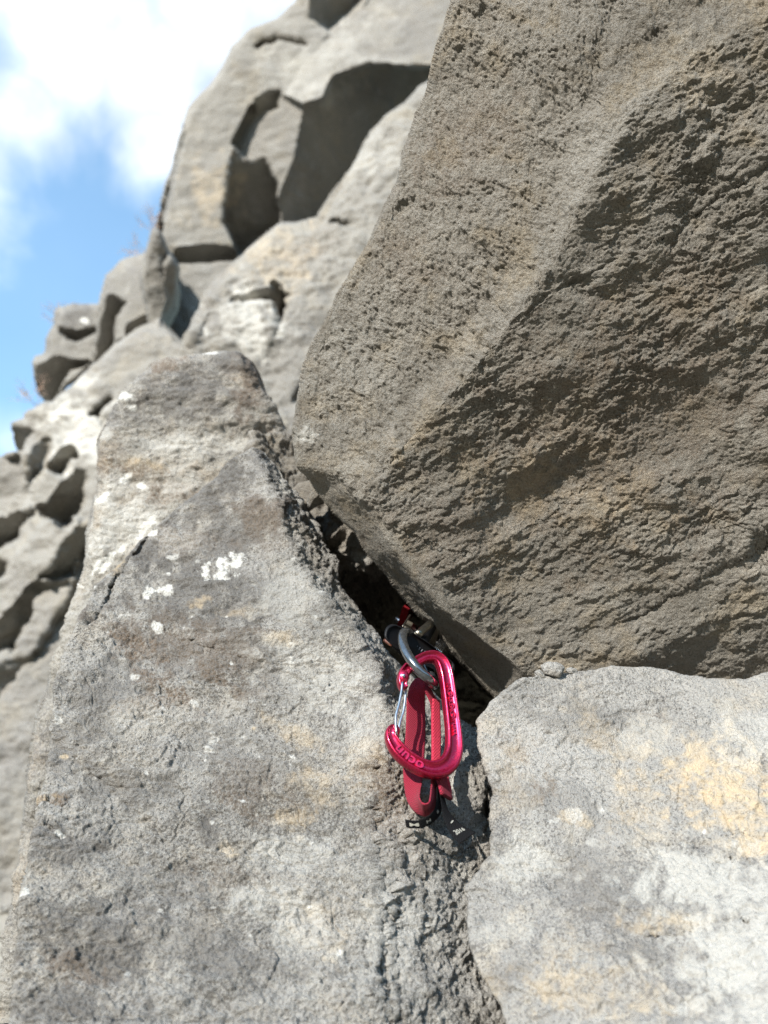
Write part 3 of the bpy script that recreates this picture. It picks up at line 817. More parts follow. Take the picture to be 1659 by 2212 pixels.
# ------------------------------------------------------------------ the big overhanging boulder
OC = [(1000, -80, .615), (900, 0, .62), (925, 190, .637), (800, 390, .652), (855, 390, .645), (760, 580, .658), (655, 790, .672), (560, 900, .68), (628, 925, .677), (600, 1010, .675), (640, 1010, .672),
      (775, 1075, .646), (900, 930, .630), (1000, 820, .616), (1100, 700, .602), (1200, 560, .588), (1270, 400, .576), (1340, 250, .568), (1500, 120, .560), (1659, 30, .553), (1960, -80, .55),
      (738, 1030, .655), (862, 880, .644), (960, 765, .631), (1055, 645, .617), (1150, 500, .603), (1215, 350, .592), (1285, 190, .584), (1460, 50, .574), (1620, -80, .572), (1250, -80, .60),
      (690, 1070, .685), (790, 1195, .69), (905, 1330, .705), (1010, 1440, .71), (1110, 1570, .71),
      (850, 1195, .650), (950, 1320, .652), (1040, 1400, .659), (1120, 1455, .664), (1300, 900, .624), (1659, 700, .594), (1960, 600, .612), (1200, 1200, .657), (1500, 1200, .652),
      (1960, 1200, .66), (1300, 1440, .670), (1500, 1370, .656), (1659, 1400, .662), (1960, 1570, .70), (1300, 1570, .70), (1050, 1300, .655), (1450, 480, .589), (1659, 300, .566), (1000, 1000, .640), (1420, 700, .608), (1560, 1000, .639), (1659, 1000, .630)]
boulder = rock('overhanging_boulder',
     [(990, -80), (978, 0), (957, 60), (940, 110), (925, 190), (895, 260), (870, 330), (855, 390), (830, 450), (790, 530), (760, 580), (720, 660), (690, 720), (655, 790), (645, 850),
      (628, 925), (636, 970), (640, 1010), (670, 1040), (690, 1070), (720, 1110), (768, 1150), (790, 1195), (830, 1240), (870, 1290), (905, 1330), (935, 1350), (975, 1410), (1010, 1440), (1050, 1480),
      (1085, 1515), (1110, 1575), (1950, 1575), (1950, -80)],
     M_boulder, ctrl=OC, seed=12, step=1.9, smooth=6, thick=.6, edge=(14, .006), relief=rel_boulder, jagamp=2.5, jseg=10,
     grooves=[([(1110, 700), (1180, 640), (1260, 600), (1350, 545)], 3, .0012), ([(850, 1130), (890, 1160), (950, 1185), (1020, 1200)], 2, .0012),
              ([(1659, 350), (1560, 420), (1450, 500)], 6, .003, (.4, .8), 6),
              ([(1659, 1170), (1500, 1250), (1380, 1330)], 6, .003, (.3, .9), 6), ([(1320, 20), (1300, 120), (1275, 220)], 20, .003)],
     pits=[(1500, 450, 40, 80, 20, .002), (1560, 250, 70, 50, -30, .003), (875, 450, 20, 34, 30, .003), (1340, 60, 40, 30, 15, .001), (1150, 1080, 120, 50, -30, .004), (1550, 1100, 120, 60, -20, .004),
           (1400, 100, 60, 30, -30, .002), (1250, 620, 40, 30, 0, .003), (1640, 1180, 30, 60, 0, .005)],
     paint=[('pale', 760, 800, 100, 100, 0, .2), ('pale', 1150, 560, 22, 160, 35, .1), ('pale', 1000, 750, 22, 140, 45, .1), ('pale', 665, 945, 14, 14, 0, .8), ('pale', 1380, 230, 30, 160, 45, .15), ('ochre', 880, 960, 40, 20, -40, .35), ('ochre', 1150, 1050, 90, 60, -20, .28), ('ochre', 1330, 1090, 90, 60, 0, .25),  # thin pale strips along the ridge paint in its sunlit line
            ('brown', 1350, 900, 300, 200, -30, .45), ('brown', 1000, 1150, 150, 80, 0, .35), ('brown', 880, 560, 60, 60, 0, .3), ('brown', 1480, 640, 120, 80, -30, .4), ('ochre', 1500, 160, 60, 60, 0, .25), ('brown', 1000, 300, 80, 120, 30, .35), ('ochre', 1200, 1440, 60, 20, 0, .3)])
tag(boulder, 'huge rough overhanging boulder in raking light, filling the upper right above the crack', 'boulder')

# ------------------------------------------------------------------ rock inside the crack
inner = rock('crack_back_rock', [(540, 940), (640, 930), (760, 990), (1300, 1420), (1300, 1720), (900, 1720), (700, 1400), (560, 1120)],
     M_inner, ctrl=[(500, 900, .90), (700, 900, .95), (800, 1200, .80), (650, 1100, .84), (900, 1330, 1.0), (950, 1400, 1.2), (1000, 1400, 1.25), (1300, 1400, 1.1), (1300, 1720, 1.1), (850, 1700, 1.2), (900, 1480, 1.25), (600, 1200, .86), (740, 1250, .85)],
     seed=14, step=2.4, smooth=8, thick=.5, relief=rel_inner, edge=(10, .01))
tag(inner, 'rough broken rock deep inside the crack behind the wedged device', 'rock')

def pebble(name, x, y, d, r, sq, seed, mat, label, cat='stone'):
    bm = bmesh.new()
    bmesh.ops.create_icosphere(bm, subdivisions=4, radius=1)
    v = np.array([q.co[:] for q in bm.verts])
    # facet the stone by cutting planes, then roughen
    rs = np.random.RandomState(seed)
    for k in range(9):
        n = rs.normal(size=3); n /= np.linalg.norm(n); h = .62 + .25 * rs.rand()
        dd = v @ n - h
        v = v - np.clip(dd, 0, None)[:, None] * n
    v = v + v * (fbm(v * 2.3 + seed, 4) * .10)[:, None]
    for q, c in zip(bm.verts, v):
        q.co = Vector(c * np.array(sq) * r)
    me = bpy.data.meshes.new(name); bm.to_mesh(me); bm.free()
    for p in me.polygons: p.use_smooth = True
    me.materials.append(mat)
    o = bpy.data.objects.new(name, me); COL.objects.link(o)
    o.location = P(x, y, d); o.rotation_euler = (rs.rand(), rs.rand(), rs.rand() * .5)
    tag(o, label, cat)
    return o
pebble('chockstone', 690, 1062, .77, .020, (.55, .6, 1.0), 3, M_inner, 'grey stone jammed upright at the narrow top of the crack')
pebble('wedged_stone', 655, 1080, .80, .024, (.7, .6, 1.1), 5, M_inner, 'pale flat stone wedged lower left of the upright jammed stone')
pebble('chockstone', 745, 1120, .82, .020, (1.1, .7, .6), 9, M_inner, 'rounded bright stone sitting in the crack below the boulder tip')
pebble('rock_chip', 1168, 1457, .60, .0045, (1.2, .6, .8), 12, M_block, 'tiny rock crumb left of the flat chip on the pale block', 'rock chip')
pebble('rock_chip', 1236, 1451, .606, .004, (1.3, .7, .8), 14, M_block, 'tiny rock crumb right of the flat chip on the pale block', 'rock chip')
pebble('rock_chip', 1196, 1449, .602, .0085, (1.2, .7, .8), 8, M_block, 'small flat rock chip lying on top of the pale block under the boulder', 'rock chip')

# ------------------------------------------------------------------ climbing gear
# gear detail is laid out in the pixels of an enlarged crop: G(zx, zy, d)
def G(zx, zy, d): return P(763.1 + zx / 3.921, 1280.7 + zy / 3.921, d + .006 - (zy - 600) * 5.0e-5)     # hangs plumb: nearer as it drops
def unit(v): return v / (np.linalg.norm(v) + 1e-12)

def catmull(pts, n=10, closed=False):
    p = [np.array(q, float) for q in pts]
    m = len(p); outp = []
    rng = range(m) if closed else range(m - 1)
    for i in rng:
        p0 = p[(i - 1) % m] if closed or i > 0 else 2 * p[0] - p[1]
        p1 = p[i]; p2 = p[(i + 1) % m]
        p3 = p[(i + 2) % m] if closed or i + 2 < m else 2 * p[-1] - p[-2]
        for k in range(n):
            t = k / n
            outp.append(.5 * ((2 * p1) + (-p0 + p2) * t + (2 * p0 - 5 * p1 + 4 * p2 - p3) * t * t + (-p0 + 3 * p1 - 3 * p2 + p3) * t ** 3))
    if not closed: outp.append(p[-1])
    return np.array(outp)

def sweep(name, pts, prof_fn, mat, parent, closed=False, side=None, caps=True, uv=False):
    """pts (N,3); prof_fn(i, t) -> (M,2) profile in (a=side, b=normal); side: fixed vector or (N,3)"""
    N = len(pts)
    T = np.gradient(pts, axis=0)
    if closed:
        T = np.roll(pts, -1, 0) - np.roll(pts, 1, 0)
    T /= np.linalg.norm(T, axis=1)[:, None]
    V = []
    for i in range(N):
        sv = side if side is None or np.ndim(side) == 1 else side[i]
        if sv is None:
            ref = np.array([0.3, 0.9, 0.2]); A = unit(np.cross(T[i], ref))
            B = unit(np.cross(T[i], A))
        else:           # sv is the out-of-plane normal B
            B = unit(sv - T[i] * np.dot(sv, T[i])); A = np.cross(T[i], B)
        pr = prof_fn(i, i / (N - 1))
        V.append(pts[i] + pr[:, :1] * A + pr[:, 1:2] * B)
    M = len(V[0]); V = np.concatenate(V)
    q = []
    for i in range(N if closed else N - 1):
        j = (i + 1) % N
        for k in range(M):
            l = (k + 1) % M
            q.append((i * M + k, i * M + l, j * M + l, j * M + k))
    fl = [np.array(q)]
    if not closed and caps:
        V = np.concatenate([V, V[:M].mean(0)[None], V[(N - 1) * M:N * M].mean(0)[None]])
        c0, c1 = N * M, N * M + 1
        fl.append(np.array([(k, c0, (k + 1) % M) for k in range(M)] + [((N - 1) * M + k, (N - 1) * M + (k + 1) % M, c1) for k in range(M)]))
    o = mesh_np(name, V, fl, mat, parent)
    if uv:
        seg = np.r_[0, np.cumsum(np.linalg.norm(np.diff(pts, axis=0), axis=1))]
        at = o.data.attributes.new('along', 'FLOAT', 'POINT'); ac = o.data.attributes.new('across', 'FLOAT', 'POINT')
        al = np.repeat(seg, M); cr = np.concatenate([prof_fn(i, i / (N - 1))[:, 0] for i in range(N)])
        ex = len(V) - len(al)
        at.data.foreach_set('value', np.r_[al, np.zeros(ex)].astype(np.float32)); ac.data.foreach_set('value', np.r_[cr, np.zeros(ex)].astype(np.float32))
    return o
def circ(r, n=14):
    a = np.arange(n) * 2 * math.pi / n
    return np.stack([np.cos(a) * r, np.sin(a) * r], -1)
def tube(name, pts, r, mat, parent, closed=False, n=14, taper=None):
    return sweep(name, pts, lambda i, t: circ(r * (taper(t) if taper else 1), n), mat, parent, closed)
def ball(name, loc, r, mat, parent, sq=(1, 1, 1)):
    bm = bmesh.new(); bmesh.ops.create_uvsphere(bm, u_segments=20, v_segments=12, radius=r)
    v = np.array([q.co[:] for q in bm.verts]) * np.array(sq) + loc
    f3 = np.array([[x.index for x in f.verts] for f in bm.faces if len(f.verts) == 3]); f4 = np.array([[x.index for x in f.verts] for f in bm.faces if len(f.verts) == 4])
    bm.free()
    return mesh_np(name, v, [f3, f4], mat, parent)

def anodised(name, col):
    m, nt, b = new_mat(name)
    tcn = N_(nt, 'ShaderNodeTexCoord')
    f = noise_node(nt, tcn.outputs['Object'], 900, 6, .7, .5)
    g = noise_node(nt, tcn.outputs['Object'], 120, 4, .6)
    sc_ = noise_node(nt, tcn.outputs['Object'], 420, 9, .85, .8)
    c0 = ramp(nt, g, [(.3, tuple(x * .8 for x in col)), (.7, col)])
    nt.links.new(mixrgb(nt, mathn(nt, 'MULTIPLY', mapr(nt, sc_, .585, .66), .75), c0, tuple(min(1, x * .6 + .28) for x in col)), b.inputs['Base Color'])
    nt.links.new(mapr(nt, f, .3, .7, .22, .48), b.inputs['Roughness'])
    b.inputs['Metallic'].default_value = .85
    b.inputs['Coat Weight'].default_value = .4; b.inputs['Coat Roughness'].default_value = .15
    bm = N_(nt, 'ShaderNodeBump'); bm.inputs['Strength'].default_value = .15; bm.inputs['Distance'].default_value = .0002
    nt.links.new(f, bm.inputs['Height']); nt.links.new(bm.outputs[0], b.inputs['Normal'])
    return m
def webbing(name, col, col2, pitch=1400, fuzz=.5, sheen=.05, spec=.4):
    m, nt, b = new_mat(name)
    al = N_(nt, 'ShaderNodeAttribute', attribute_name='along').outputs['Fac']
    ac = N_(nt, 'ShaderNodeAttribute', attribute_name='across').outputs['Fac']
    s1 = mathn(nt, 'SINE', mathn(nt, 'MULTIPLY', al, pitch * 2.6))
    s2 = mathn(nt, 'SINE', mathn(nt, 'MULTIPLY', ac, pitch * 3.6))
    w = mathn(nt, 'MULTIPLY', s1, s2)
    tcn = N_(nt, 'ShaderNodeTexCoord')
    f = noise_node(nt, tcn.outputs['Object'], 1600, 4, .8)
    h = mathn(nt, 'ADD', mathn(nt, 'MULTIPLY', w, .5), mathn(nt, 'MULTIPLY', f, fuzz))
    nt.links.new(mixrgb(nt, mapr(nt, h, -.3, .9), col, col2), b.inputs['Base Color'])
    b.inputs['Roughness'].default_value = .75
    b.inputs['Sheen Weight'].default_value = sheen; b.inputs['Specular IOR Level'].default_value = spec
    bm = N_(nt, 'ShaderNodeBump'); bm.inputs['Strength'].default_value = .8; bm.inputs['Distance'].default_value = .0006
    nt.links.new(h, bm.inputs['Height']); nt.links.new(bm.outputs[0], b.inputs['Normal'])
    return m
M_pink = anodised('anodised_magenta', (.43, .009, .050))
M_steel = simple_mat('polished_steel', (.55, .56, .58), .22, 1., .2, 700, .15)
M_loop = simple_mat('clear_coated_cable', (.11, .115, .12), .18, .75, .35, 500, .2, coat=1.)
M_wire = simple_mat('gate_wire_steel', (.42, .43, .44), .3, 1., .2, 500)
M_black = simple_mat('black_moulded_plastic', (.006, .006, .007), .5, 0., .3, 900, .25, spec=.18)
M_blacks = simple_mat('black_scuffed_edge', (.07, .07, .075), .5, 0., .6, 1200, .3)
M_redlobe = anodised('anodised_dark_red', (.16, .006, .01))
M_brass = simple_mat('dull_metal', (.22, .195, .155), .35, 1., .3, 400)
M_copper = simple_mat('copper_metal', (.55, .25, .17), .4, 1., .3, 400)
M_sling = webbing('red_webbing', (.12, .0015, .012), (.32, .004, .030), 1300)
M_slinged = webbing('red_webbing_stitched', (.16, .002, .010), (.46, .016, .050), 900, 1.3)
M_tag = webbing('black_tag_tape', (.003, .003, .003), (.008, .008, .009), 1200, .8, 0, .12)
M_print = simple_mat('grey_print', (.30, .29, .25), .8)

TOCAM = -FWD
# ---- carabiner ----------------------------------------------------
DC = .573
cpts = [(430, 815, .5), (412, 770, .62), (420, 705, .75), (455, 650, .75), (505, 607, .72), (560, 573, .72), (620, 548, .76), (685, 546, .84), (737, 580, .92), (768, 640, 1.), (788, 720, 1.), (803, 820, 1.), (818, 930, 1.),
        (832, 1040, 1.02), (845, 1150, 1.05), (853, 1250, 1.1), (850, 1340, 1.15), (820, 1425, 1.2), (760, 1482, 1.18), (680, 1502, 1.1), (600, 1488, 1.05), (520, 1450, 1.05), (440, 1395, 1.05), (375, 1330, 1.0),
        (330, 1262, .85), (310, 1205, .68), (318, 1165, .56), (342, 1150, .48)]
def cdepth(zx, zy): return DC + (zx - 620) * .000022 + (zy - 1000) * -.000012
C3 = [G(x, y, cdepth(x, y)) for x, y, w in cpts]
CW = [w for *_, w in cpts]
cc = catmull(C3, 10); cw = catmull([(w, 0, 0) for w in CW], 10)[:, 0]
pn_ = unit(np.cross(G(860, 1100, cdepth(860, 1100)) - G(330, 1200, cdepth(330, 1200)), G(690, 545, cdepth(690, 545)) - G(330, 1200, cdepth(330, 1200))))
if np.dot(pn_, TOCAM) < 0: pn_ = -pn_
HW = .0056      # half width of the spine in its plane, half thickness .0042
def ibeam(i, t):
    w = HW * cw[i]; h = .0046 * (.62 + .38 * min(1, cw[i]))
    # beam section: fat rounded flanges, a recessed web between
    g = h * .55 if .8 < cw[i] else h * (.55 + (.8 - cw[i]) * 1.2)
    g = min(g, h * .98)
    return np.array([(-w, 0), (-w * .97, h * .45), (-w * .86, h * .82), (-w * .70, h), (-w * .56, h * .93), (-w * .46, g), (0, g * .97), (w * .46, g), (w * .56, h * .93), (w * .70, h),
                     (w * .86, h * .82), (w * .97, h * .45), (w, 0), (w * .97, -h * .45), (w * .86, -h * .82), (w * .70, -h), (w * .56, -h * .93), (w * .46, -g), (0, -g * .97), (-w * .46, -g),
                     (-w * .56, -h * .93), (-w * .70, -h), (-w * .86, -h * .82), (-w * .97, -h * .45)])
carab = empty('carabiner', tuple(G(620, 1500, DC)), 'scuffed magenta wire-gate carabiner clipped through the steel thumb loop at the crack', 'carabiner')
body = sweep('body', cc, ibeam, M_pink, carab, side=pn_)
# nose: rounded hook end and hinge ears
ball('nose', G(352, 1168, cdepth(350, 1168)), .0036, M_pink, carab, (1, .9, 1.3))
for off in (.0030, -.0030):
    ball('hinge_ear', G(418, 728, cdepth(418, 728)) + pn_ * off, .0040, M_pink, carab, (1, .55, 1.35))
ball('rivet', G(408, 731, cdepth(408, 731)) + pn_ * .0056, .0014, M_steel, carab, (1, .6, 1))
# wire gate: one bent wire, both legs and the bow round the nose
def WG(x, y, o): return G(x, y, cdepth(x, y)) + pn_ * o
gw = [WG(430, 770, .0006), WG(407, 780, .0036), WG(395, 860, .0042), WG(375, 960, .0043), WG(350, 1055, .0044), WG(346, 1130, .0046), WG(350, 1200, .0044), WG(362, 1222, .002), WG(380, 1222, -.002),
      WG(394, 1195, -.0044), WG(400, 1130, -.0044), WG(410, 1070, -.0043), WG(436, 990, -.0042), WG(450, 900, -.004), WG(455, 810, -.0036), WG(440, 775, -.0006)]
tube('wire_gate', catmull(gw, 8), .00095, M_wire, carab)

def text_mesh(txt, size=1.0):
    cu = bpy.data.curves.new('t', 'FONT'); cu.body = txt; cu.size = size; cu.extrude = 0; cu.bevel_depth = 0.0
    cu.align_x = 'CENTER'; cu.align_y = 'CENTER'; cu.offset = .012
    ob = bpy.data.objects.new('t', cu); COL.objects.link(ob)
    bpy.context.view_layer.update()
    dg = bpy.context.evaluated_depsgraph_get()
    me = bpy.data.meshes.new_from_object(ob.evaluated_get(dg))
    bpy.data.objects.remove(ob); bpy.data.curves.remove(cu)
    bm = bmesh.new(); bm.from_mesh(me); bpy.data.meshes.remove(me)
    bmesh.ops.subdivide_edges(bm, edges=bm.edges[:], cuts=1)
    bmesh.ops.triangulate(bm, faces=bm.faces[:])
    r = bmesh.ops.extrude_face_region(bm, geom=bm.faces[:])
    top = [g for g in r['geom'] if isinstance(g, bmesh.types.BMVert)]
    for v in top: v.co.z += 1
    bm.verts.index_update()
    v = np.array([q.co[:] for q in bm.verts]); f = [[x.index for x in fc.verts] for fc in bm.faces]
    bm.free()
    return v, f
def text_on_curve(name, txt, pts, i0, i1, hgt, flip, mat, parent, lift, thick):
    """lay lettering along pts[i0..i1] on the face whose normal is pn_; flip reverses reading direction"""
    v, f = text_mesh(txt)
    seg = pts[i0:i1 + 1]
    if flip: seg = seg[::-1]
    L = np.r_[0, np.cumsum(np.linalg.norm(np.diff(seg, axis=0), axis=1))]
    xr = v[:, 0].max() - v[:, 0].min(); yr = v[:, 1].max() - v[:, 1].min()
    sx = L[-1] / xr; sy = hgt / yr
    s = (v[:, 0] - v[:, 0].min()) * sx
    T = np.gradient(seg, axis=0); T /= np.linalg.norm(T, axis=1)[:, None]
    pos = np.stack([np.interp(s, L, seg[:, k]) for k in range(3)], -1)
    tt = np.stack([np.interp(s, L, T[:, k]) for k in range(3)], -1)
    up = np.cross(pn_, tt)
    yc = (v[:, 1].max() + v[:, 1].min()) / 2
    W = pos + up * ((v[:, 1] - yc) * sy)[:, None] + pn_ * (lift + v[:, 2] * thick)[:, None]
    f3 = np.array([q for q in f if len(q) == 3]); f4 = [q for q in f if len(q) == 4]
    return mesh_np(name, W, [f3, np.array(f4)], mat, parent, smooth=False)
M_pinkl = simple_mat('magenta_lettering', (.58, .03, .11), .55, .8, .1)
ki = 10
text_on_curve('lettering', 'KN\u229623\u22958\u22967/ UIAA', cc, int(10.6 * ki), int(14.7 * ki), .0040, False, M_pinkl, carab, .0046 * .5, .0013)
text_on_curve('lettering', 'ocun', cc, int(20.2 * ki), int(23.2 * ki), .0048, False, M_pinkl, carab, .0046 * .5, .0013)

# ---- wedged camming device ----------------------------------------
dev = empty('camming_device', tuple(G(560, 480, .62)), 'black and red spring-loaded camming device wedged inside the dark crack', 'climbing cam')
# thumb loop: coated cable bent into a loop that carries the carabiner
LP = [G(520, 400, .617), G(478, 348, .600), G(437, 334, .588), G(418, 362, .582), G(420, 420, .577), G(448, 498, .572), G(498, 585, .568), G(560, 662, .567), G(625, 722, .569), G(668, 765, .577), G(690, 775, .590),
      G(672, 740, .602), G(640, 660, .611), G(590, 540, .617), G(552, 450, .620)]
lp = catmull(LP, 8, True)
tube('thumb_loop', lp, .0038, M_loop, dev, True, 18)
# trigger bar: moulded tray, raised rim, grip ridges
TRI = [(262, 345), (282, 290), (335, 264), (392, 282), (470, 320), (560, 372), (650, 430), (740, 500), (815, 562), (858, 606), (858, 655), (818, 690), (750, 690), (660, 640), (560, 585), (450, 522), (340, 452), (275, 395)]
def tdep(x, y): return .585 + (x - 260) * .00004
tr = catmull([np.array([x, y, 0]) for x, y in TRI], 5, True)
M_ = len(tr); cx, cy = tr[:, 0].mean(), tr[:, 1].mean()
def ring(scale, dz):
    return [G(cx + (x - cx) * scale, cy + (y - cy) * scale, tdep(x, y) + dz) for x, y, _ in tr]
rings_ = [ring(.90, .012), ring(.99, .011), ring(1.0, .008), ring(1.0, .003), ring(.985, .0), ring(.945, -.001), ring(.91, .0), ring(.89, .0025), ring(.5, .0028)]
Vt = np.concatenate([np.array(r) for r in rings_] + [np.array([G(cx, cy, tdep(cx, cy) + .0028)]), np.array([G(cx, cy, tdep(cx, cy) + .012)])])
qf = [(a * M_ + k, a * M_ + (k + 1) % M_, (a + 1) * M_ + (k + 1) % M_, (a + 1) * M_ + k) for a in range(len(rings_) - 1) for k in range(M_)]
cI = len(rings_) * M_
tf = [((len(rings_) - 1) * M_ + k, (len(rings_) - 1) * M_ + (k + 1) % M_, cI) for k in range(M_)] + [((k + 1) % M_, k, cI + 1) for k in range(M_)]
trig = mesh_np('trigger_bar', Vt, [np.array(qf), np.array(tf)], M_black, dev)
def bar(name, a, b, r, mat, par): return tube(name, np.array([a + (b - a) * t for t in np.linspace(0, 1, 6)]), r, mat, par, n=10)
for k in range(6):
    x0, y0 = 545 + k * 22, 450 + k * 15
    bar('grip_ridge', G(x0, y0, tdep(x0, y0) + .0026), G(x0 - 20, y0 + 26, tdep(x0, y0) + .0026), .0006, M_blacks, trig)
paw = [(352, 352), (346, 385), (362, 398), (372, 372), (378, 342), (362, 334)]
tube('emblem', catmull([G(x, y, tdep(x, y) + .0024) for x, y in paw], 5, True), .0004, M_blacks, trig, True, 8)
# stem, axle, lobes, wires
stem = bar('stem', G(560, 455, .61), G(700, 210, .74), .0055, M_black, dev)
def spiral(r0, n=40, a0=0., span=1.9):
    o = []
    for k in range(n):
        t = k / (n - 1); a = a0 + t * span
        r = r0 * math.exp(.24 * t * span)
        o.append((r * math.cos(a), r * math.sin(a)))
    # teeth on the curved edge
    o2 = []
    for k, (x, y) in enumerate(o):
        m = 1.0 + (.03 if k % 4 < 2 else 0)
        o2.append((x * m, y * m))
    e = .30 * r0
    o2 += [(e * math.cos(a0 + span + .9), e * math.sin(a0 + span + .9)), (e * math.cos(a0 + span + 2.2), e * math.sin(a0 + span + 2.2)), (e * math.cos(a0 - 1.0), e * math.sin(a0 - 1.0))]
    return o2
crack_dir = unit(G(860, 640, .60) - G(262, 300, .60))         # along the crack = along the axle
open_dir = unit(G(620, 200, .60) - G(480, 420, .60))          # across the crack, towards the boulder
in_dir = unit(np.cross(crack_dir, open_dir));
if np.dot(in_dir, FWD) < 0: in_dir = -in_dir
open_dir = unit(np.cross(in_dir, crack_dir)) * (1 if np.dot(np.cross(in_dir, crack_dir), open_dir) > 0 else -1)
axc = G(545, 325, .705)
def lobe(pos, flipd, mat, nm='cam_lobe'):
    sp = spiral(.0165, a0=-.5, span=1.9)
    th = .0035
    V = []
    for s_ in (-1, -.8, .8, 1):
        k = .96 if abs(s_) == 1 else 1
        for x, y in sp: V.append(pos + crack_dir * (s_ * th) + open_dir * (x * flipd * k) - in_dir * (y * k))
    n = len(sp); V.append(pos - crack_dir * th); V.append(pos + crack_dir * th)
    q = [(a * n + k, a * n + (k + 1) % n, (a + 1) * n + (k + 1) % n, (a + 1) * n + k) for a in range(3) for k in range(n)]
    t = [((k + 1) % n, k, 4 * n) for k in range(n)] + [(3 * n + k, 3 * n + (k + 1) % n, 4 * n + 1) for k in range(n)]
    return mesh_np(nm, np.array(V), [np.array(q), np.array(t)], mat, dev, smooth=False)
lobe(axc - crack_dir * .016, 1, M_redlobe)
lobe(axc - crack_dir * .006, -1, M_brass)
lobe(axc + crack_dir * .007, -1, M_redlobe)
lobe(axc + crack_dir * .017, 1, M_brass)
bar('axle', axc - crack_dir * .024, axc + crack_dir * .025, .0028, M_steel, dev)
bar('spacer', G(540, 360, .612), G(650, 265, .625), .0034, M_brass, dev)
for k in range(5):
    bar('trigger_wire', G(690 + k * 13, 470 + k * 9, .612), G(735 + k * 13, 395 + k * 10, .632), .0005, M_steel, dev)
bar('trigger_wire', G(420, 285, .60), G(480, 190, .66), .0008, M_brass, dev)
bar('copper_swage', G(268, 402, .607), G(322, 438, .600), .0016, M_copper, dev)
bar('lever', G(330, 440, .602), G(470, 560, .606), .0016, M_black, dev)

# ---- sling ---------------------------------------------------------
def ribbon(name, keys, thick, mat, parent, n=12, crown=0.0):
    """keys: (zx, zy, d, width vector zx, zy, d) half-width given in crop pixels"""
    cen = catmull([G(k[0], k[1], k[2]) for k in keys], n)
    wid = catmull([(G(k[0] + k[3], k[1] + k[4], k[2] + k[5]) - G(k[0] - k[3], k[1] - k[4], k[2] - k[5])) / 2 for k in keys], n)
    T = np.gradient(cen, axis=0); T /= np.linalg.norm(T, axis=1)[:, None]
    A = wid - T * (wid * T).sum(1)[:, None]; hw = np.linalg.norm(A, axis=1); A /= hw[:, None]
    B = np.cross(T, A)
    u = np.linspace(-1, 1, 13); h = thick / 2
    prof = [(x, h * (1 - .6 * abs(x) ** 8)) for x in u] + [(x, -h * (1 - .6 * abs(x) ** 8)) for x in u[::-1]]
    V = []; al = []; ac = []
    L = np.r_[0, np.cumsum(np.linalg.norm(np.diff(cen, axis=0), axis=1))]
    for i in range(len(cen)):
        for x, y in prof:
            V.append(cen[i] + A[i] * x * hw[i] + B[i] * (y + crown * (1 - x * x))); al.append(L[i]); ac.append(x * hw[i])
    M = len(prof); N = len(cen)
    V.append(cen[0]); V.append(cen[-1]); al += [0, 0]; ac += [0, 0]
    q = [(i * M + k, i * M + (k + 1) % M, (i + 1) * M + (k + 1) % M, (i + 1) * M + k) for i in range(N - 1) for k in range(M)]
    t = [((k + 1) % M, k, N * M) for k in range(M)] + [((N - 1) * M + k, (N - 1) * M + (k + 1) % M, N * M + 1) for k in range(M)]
    o = mesh_np(name, np.array(V), [np.array(q), np.array(t)], mat, parent)
    for nm, a in (('along', al), ('across', ac)):
        at = o.data.attributes.new(nm, 'FLOAT', 'POINT'); at.data.foreach_set('value', np.array(a, np.float32))
    return o, cen, A, B, hw, L
sling = empty('webbing_sling', tuple(G(620, 1880, .57)), 'doubled red webbing sling hanging through the magenta carabiner', 'sling')
SL = [(640, 745, .596, 45, -10, .002), (585, 730, .590, 55, -10, .0), (545, 800, .588, 68, 0, .0), (532, 900, .590, 76, 6, .002), (530, 1050, .592, 80, 6, .003), (528, 1200, .592, 84, 4, .003), (518, 1350, .590, 88, 0, .002),
      (508, 1500, .586, 86, 0, .001), (508, 1620, .582, 76, -6, -.004), (520, 1720, .578, 64, -22, -.008), (560, 1800, .574, 40, -36, -.010), (620, 1832, .572, 5, -46, -.010), (665, 1770, .574, -26, -34, -.009),
      (688, 1680, .578, -34, -14, -.007), (694, 1580, .582, -34, -4, -.004), (697, 1450, .588, -35, 0, -.003), (700, 1250, .592, -38, 0, -.002), (698, 1080, .593, -38, 0, -.002), (690, 950, .592, -34, 6, -.002), (650, 860, .592, -24, 14, -.003), (605, 785, .592, -22, 12, -.004), (590, 740, .594, -26, 6, -.004)]
ribbon('webbing_loop', SL, .0016, M_sling, sling)
ribbon('stitched_overlap', [(702, 905, .5885, 30, 0, .002), (702, 1080, .5895, 36, 0, .002), (704, 1250, .589, 37, 0, .002), (702, 1420, .586, 36, 0, .002), (703, 1560, .581, 34, 0, .003)], .0022, M_slinged, sling)
ribbon('folded_end', [(745, 1530, .585, 40, 10, .004), (752, 1600, .582, 40, 14, .006), (775, 1670, .579, 44, 12, .006), (790, 1730, .578, 40, -2, .006)], .0030, M_sling, sling)
ribbon('folded_end', [(765, 1490, .592, 30, 0, .003), (778, 1560, .590, 28, 4, .003), (800, 1640, .588, 24, 8, .003), (812, 1715, .586, 20, 6, .003)], .0022, M_slinged, sling)
t1, c1, A1, B1, h1, L1 = ribbon('brand_tag', [(728, 1640, .579, 22, 6, .004), (730, 1750, .577, 24, 8, .004), (712, 1850, .574, 28, 16, .004), (650, 1922, .571, 18, 30, .003), (570, 1958, .570, 5, 34, .002), (500, 1962, .572, -2, 33, .002), (445, 1952, .575, -4, 30, .002)], .0006, M_tag, sling)
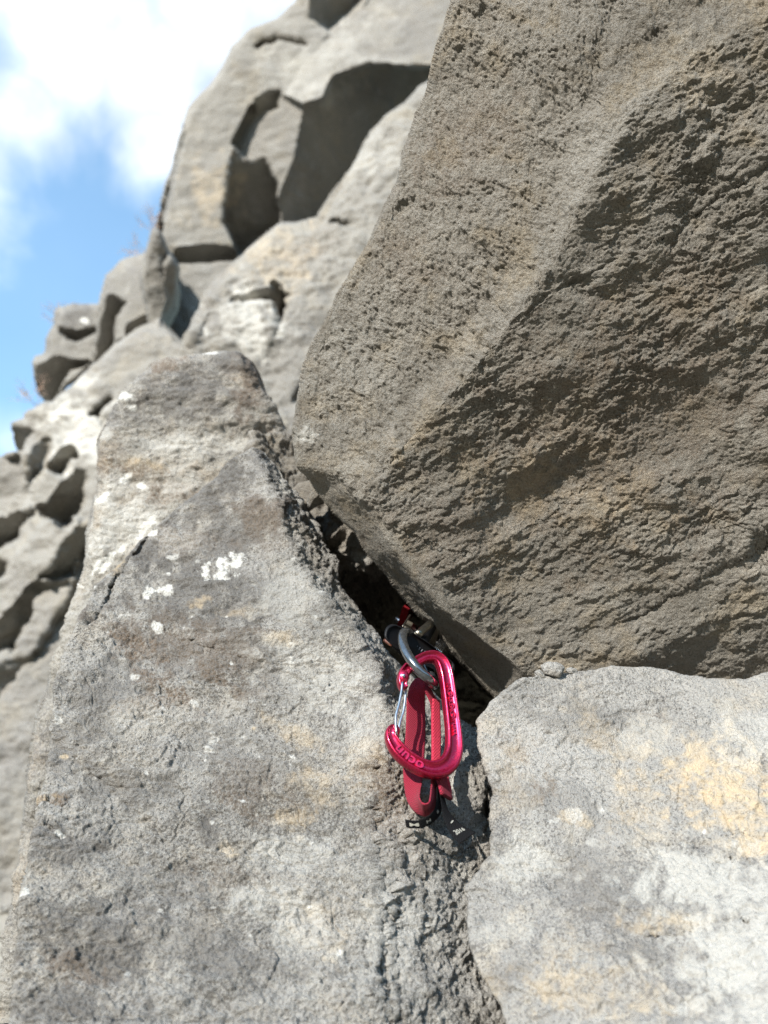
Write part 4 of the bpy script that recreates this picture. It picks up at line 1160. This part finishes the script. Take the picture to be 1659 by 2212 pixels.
t2, c2, A2, B2, h2, L2 = ribbon('date_tag', [(742, 1660, .580, 16, 2, .004), (762, 1760, .579, 18, -4, .005), (790, 1860, .571, 26, -12, .004), (838, 1950, .564, 44, -24, .003), (895, 2020, .559, 56, -36, .002), (968, 2080, .556, 60, -58, .002)], .0006, M_tag, sling)
def print_on(name, cen, A, B, hw, L, s0, s1, txt, hgt, par, rot=False, off=0.):
    v, f = text_mesh(txt)
    v[:, 0] -= (v[:, 0].max() + v[:, 0].min()) / 2; v[:, 1] -= (v[:, 1].max() + v[:, 1].min()) / 2
    xr, yr = np.ptp(v[:, 0]), np.ptp(v[:, 1])
    if rot:      # reads across the tape
        s = (s0 + s1) / 2 - v[:, 1] / yr * hgt
        a = v[:, 0] / xr * (s1 - s0) + off
    else:
        s = s0 + (.5 - v[:, 0] / xr) * (s1 - s0); a = -v[:, 1] / yr * hgt + off
    g = lambda M: np.stack([np.interp(s, L, M[:, k]) for k in range(3)], -1)
    b = g(B); sgn = np.sign((b * (EYE - g(cen))).sum(1))[:, None]
    W = g(cen) + g(A) * a[:, None] + b * sgn * (.00055 + v[:, 2] * .0001)[:, None]
    return mesh_np(name, W, [np.array([q for q in f if len(q) == 3]), np.array([q for q in f if len(q) == 4])], M_print, par, smooth=False)
E2 = L2[-1]
print_on('printed_year', c2, A2, B2, h2, L2, E2 * .78, E2 * .78 + .0074, '2016', .0036, t2, rot=True)
print_on('printed_dash', c2, A2, B2, h2, L2, E2 * .62, E2 * .62 + .0035, '/', .0030, t2, rot=True)
E1 = L1[-1]
print_on('printed_mark', c1, A1, B1, h1, L1, E1 * .78, E1 * .92, 'M', .0022, t1)
print_on('printed_mark', c1, A1, B1, h1, L1, E1 * .60, E1 * .67, 'H', .0020, t1)
print_on('printed_mark', c1, A1, B1, h1, L1, E1 * .40, E1 * .44, 'I', .0020, t1)

# ------------------------------------------------------------------ dry twigs on the skyline
M_twig = simple_mat('dry_twigs', (.50, .36, .28), .8, 0, .3, 50)
def shrub(x, y, d, size, seed, label):
    rs = np.random.RandomState(seed)
    root = P(x, y, d); V = []; F = []
    def twig(a, b, r):
        t = unit(b - a); s1 = unit(np.cross(t, [.3, .2, .9])); s2 = np.cross(t, s1); i = len(V)
        for p_, rr in ((a, r), (b, r * .5)):
            for k in range(3):
                an = k * 2.094; V.append(p_ + (s1 * math.cos(an) + s2 * math.sin(an)) * rr)
        for k in range(3): F.append((i + k, i + (k + 1) % 3, i + 3 + (k + 1) % 3, i + 3 + k))
    def grow(p_, dr, ln, lev):
        e = p_ + dr * ln; twig(p_, e, .0007 * (3 - lev) * size / .3 + .0004)
        if lev >= 3: return
        for _ in range(3):
            grow(p_ + (e - p_) * rs.uniform(.5, 1), unit(dr + rs.normal(size=3) * .55), ln * rs.uniform(.45, .75), lev + 1)
    for _ in range(5):
        grow(root, unit(UP * .8 - RIGHT * .35 + rs.normal(size=3) * .5), size * rs.uniform(.2, .4), 0)
    o = mesh_np('dry_shrub', np.array(V), [np.array(F)], M_twig)
    tag(o, label, 'shrub', 'dry shrubs on the skyline')
shrub(330, 500, 4.6, .30, 1, 'small dry reddish shrub on the skyline beside the tall buttress edge')
shrub(305, 560, 4.2, .26, 2, 'pale dry twigs sprouting on the skyline above the pointed rock nose')
shrub(128, 690, 4.0, .20, 3, 'thin dry twigs on the skyline left of the dark capped knob')
shrub(82, 880, 3.6, .24, 4, 'low brownish dry shrub on the skyline below the dark capped knob')
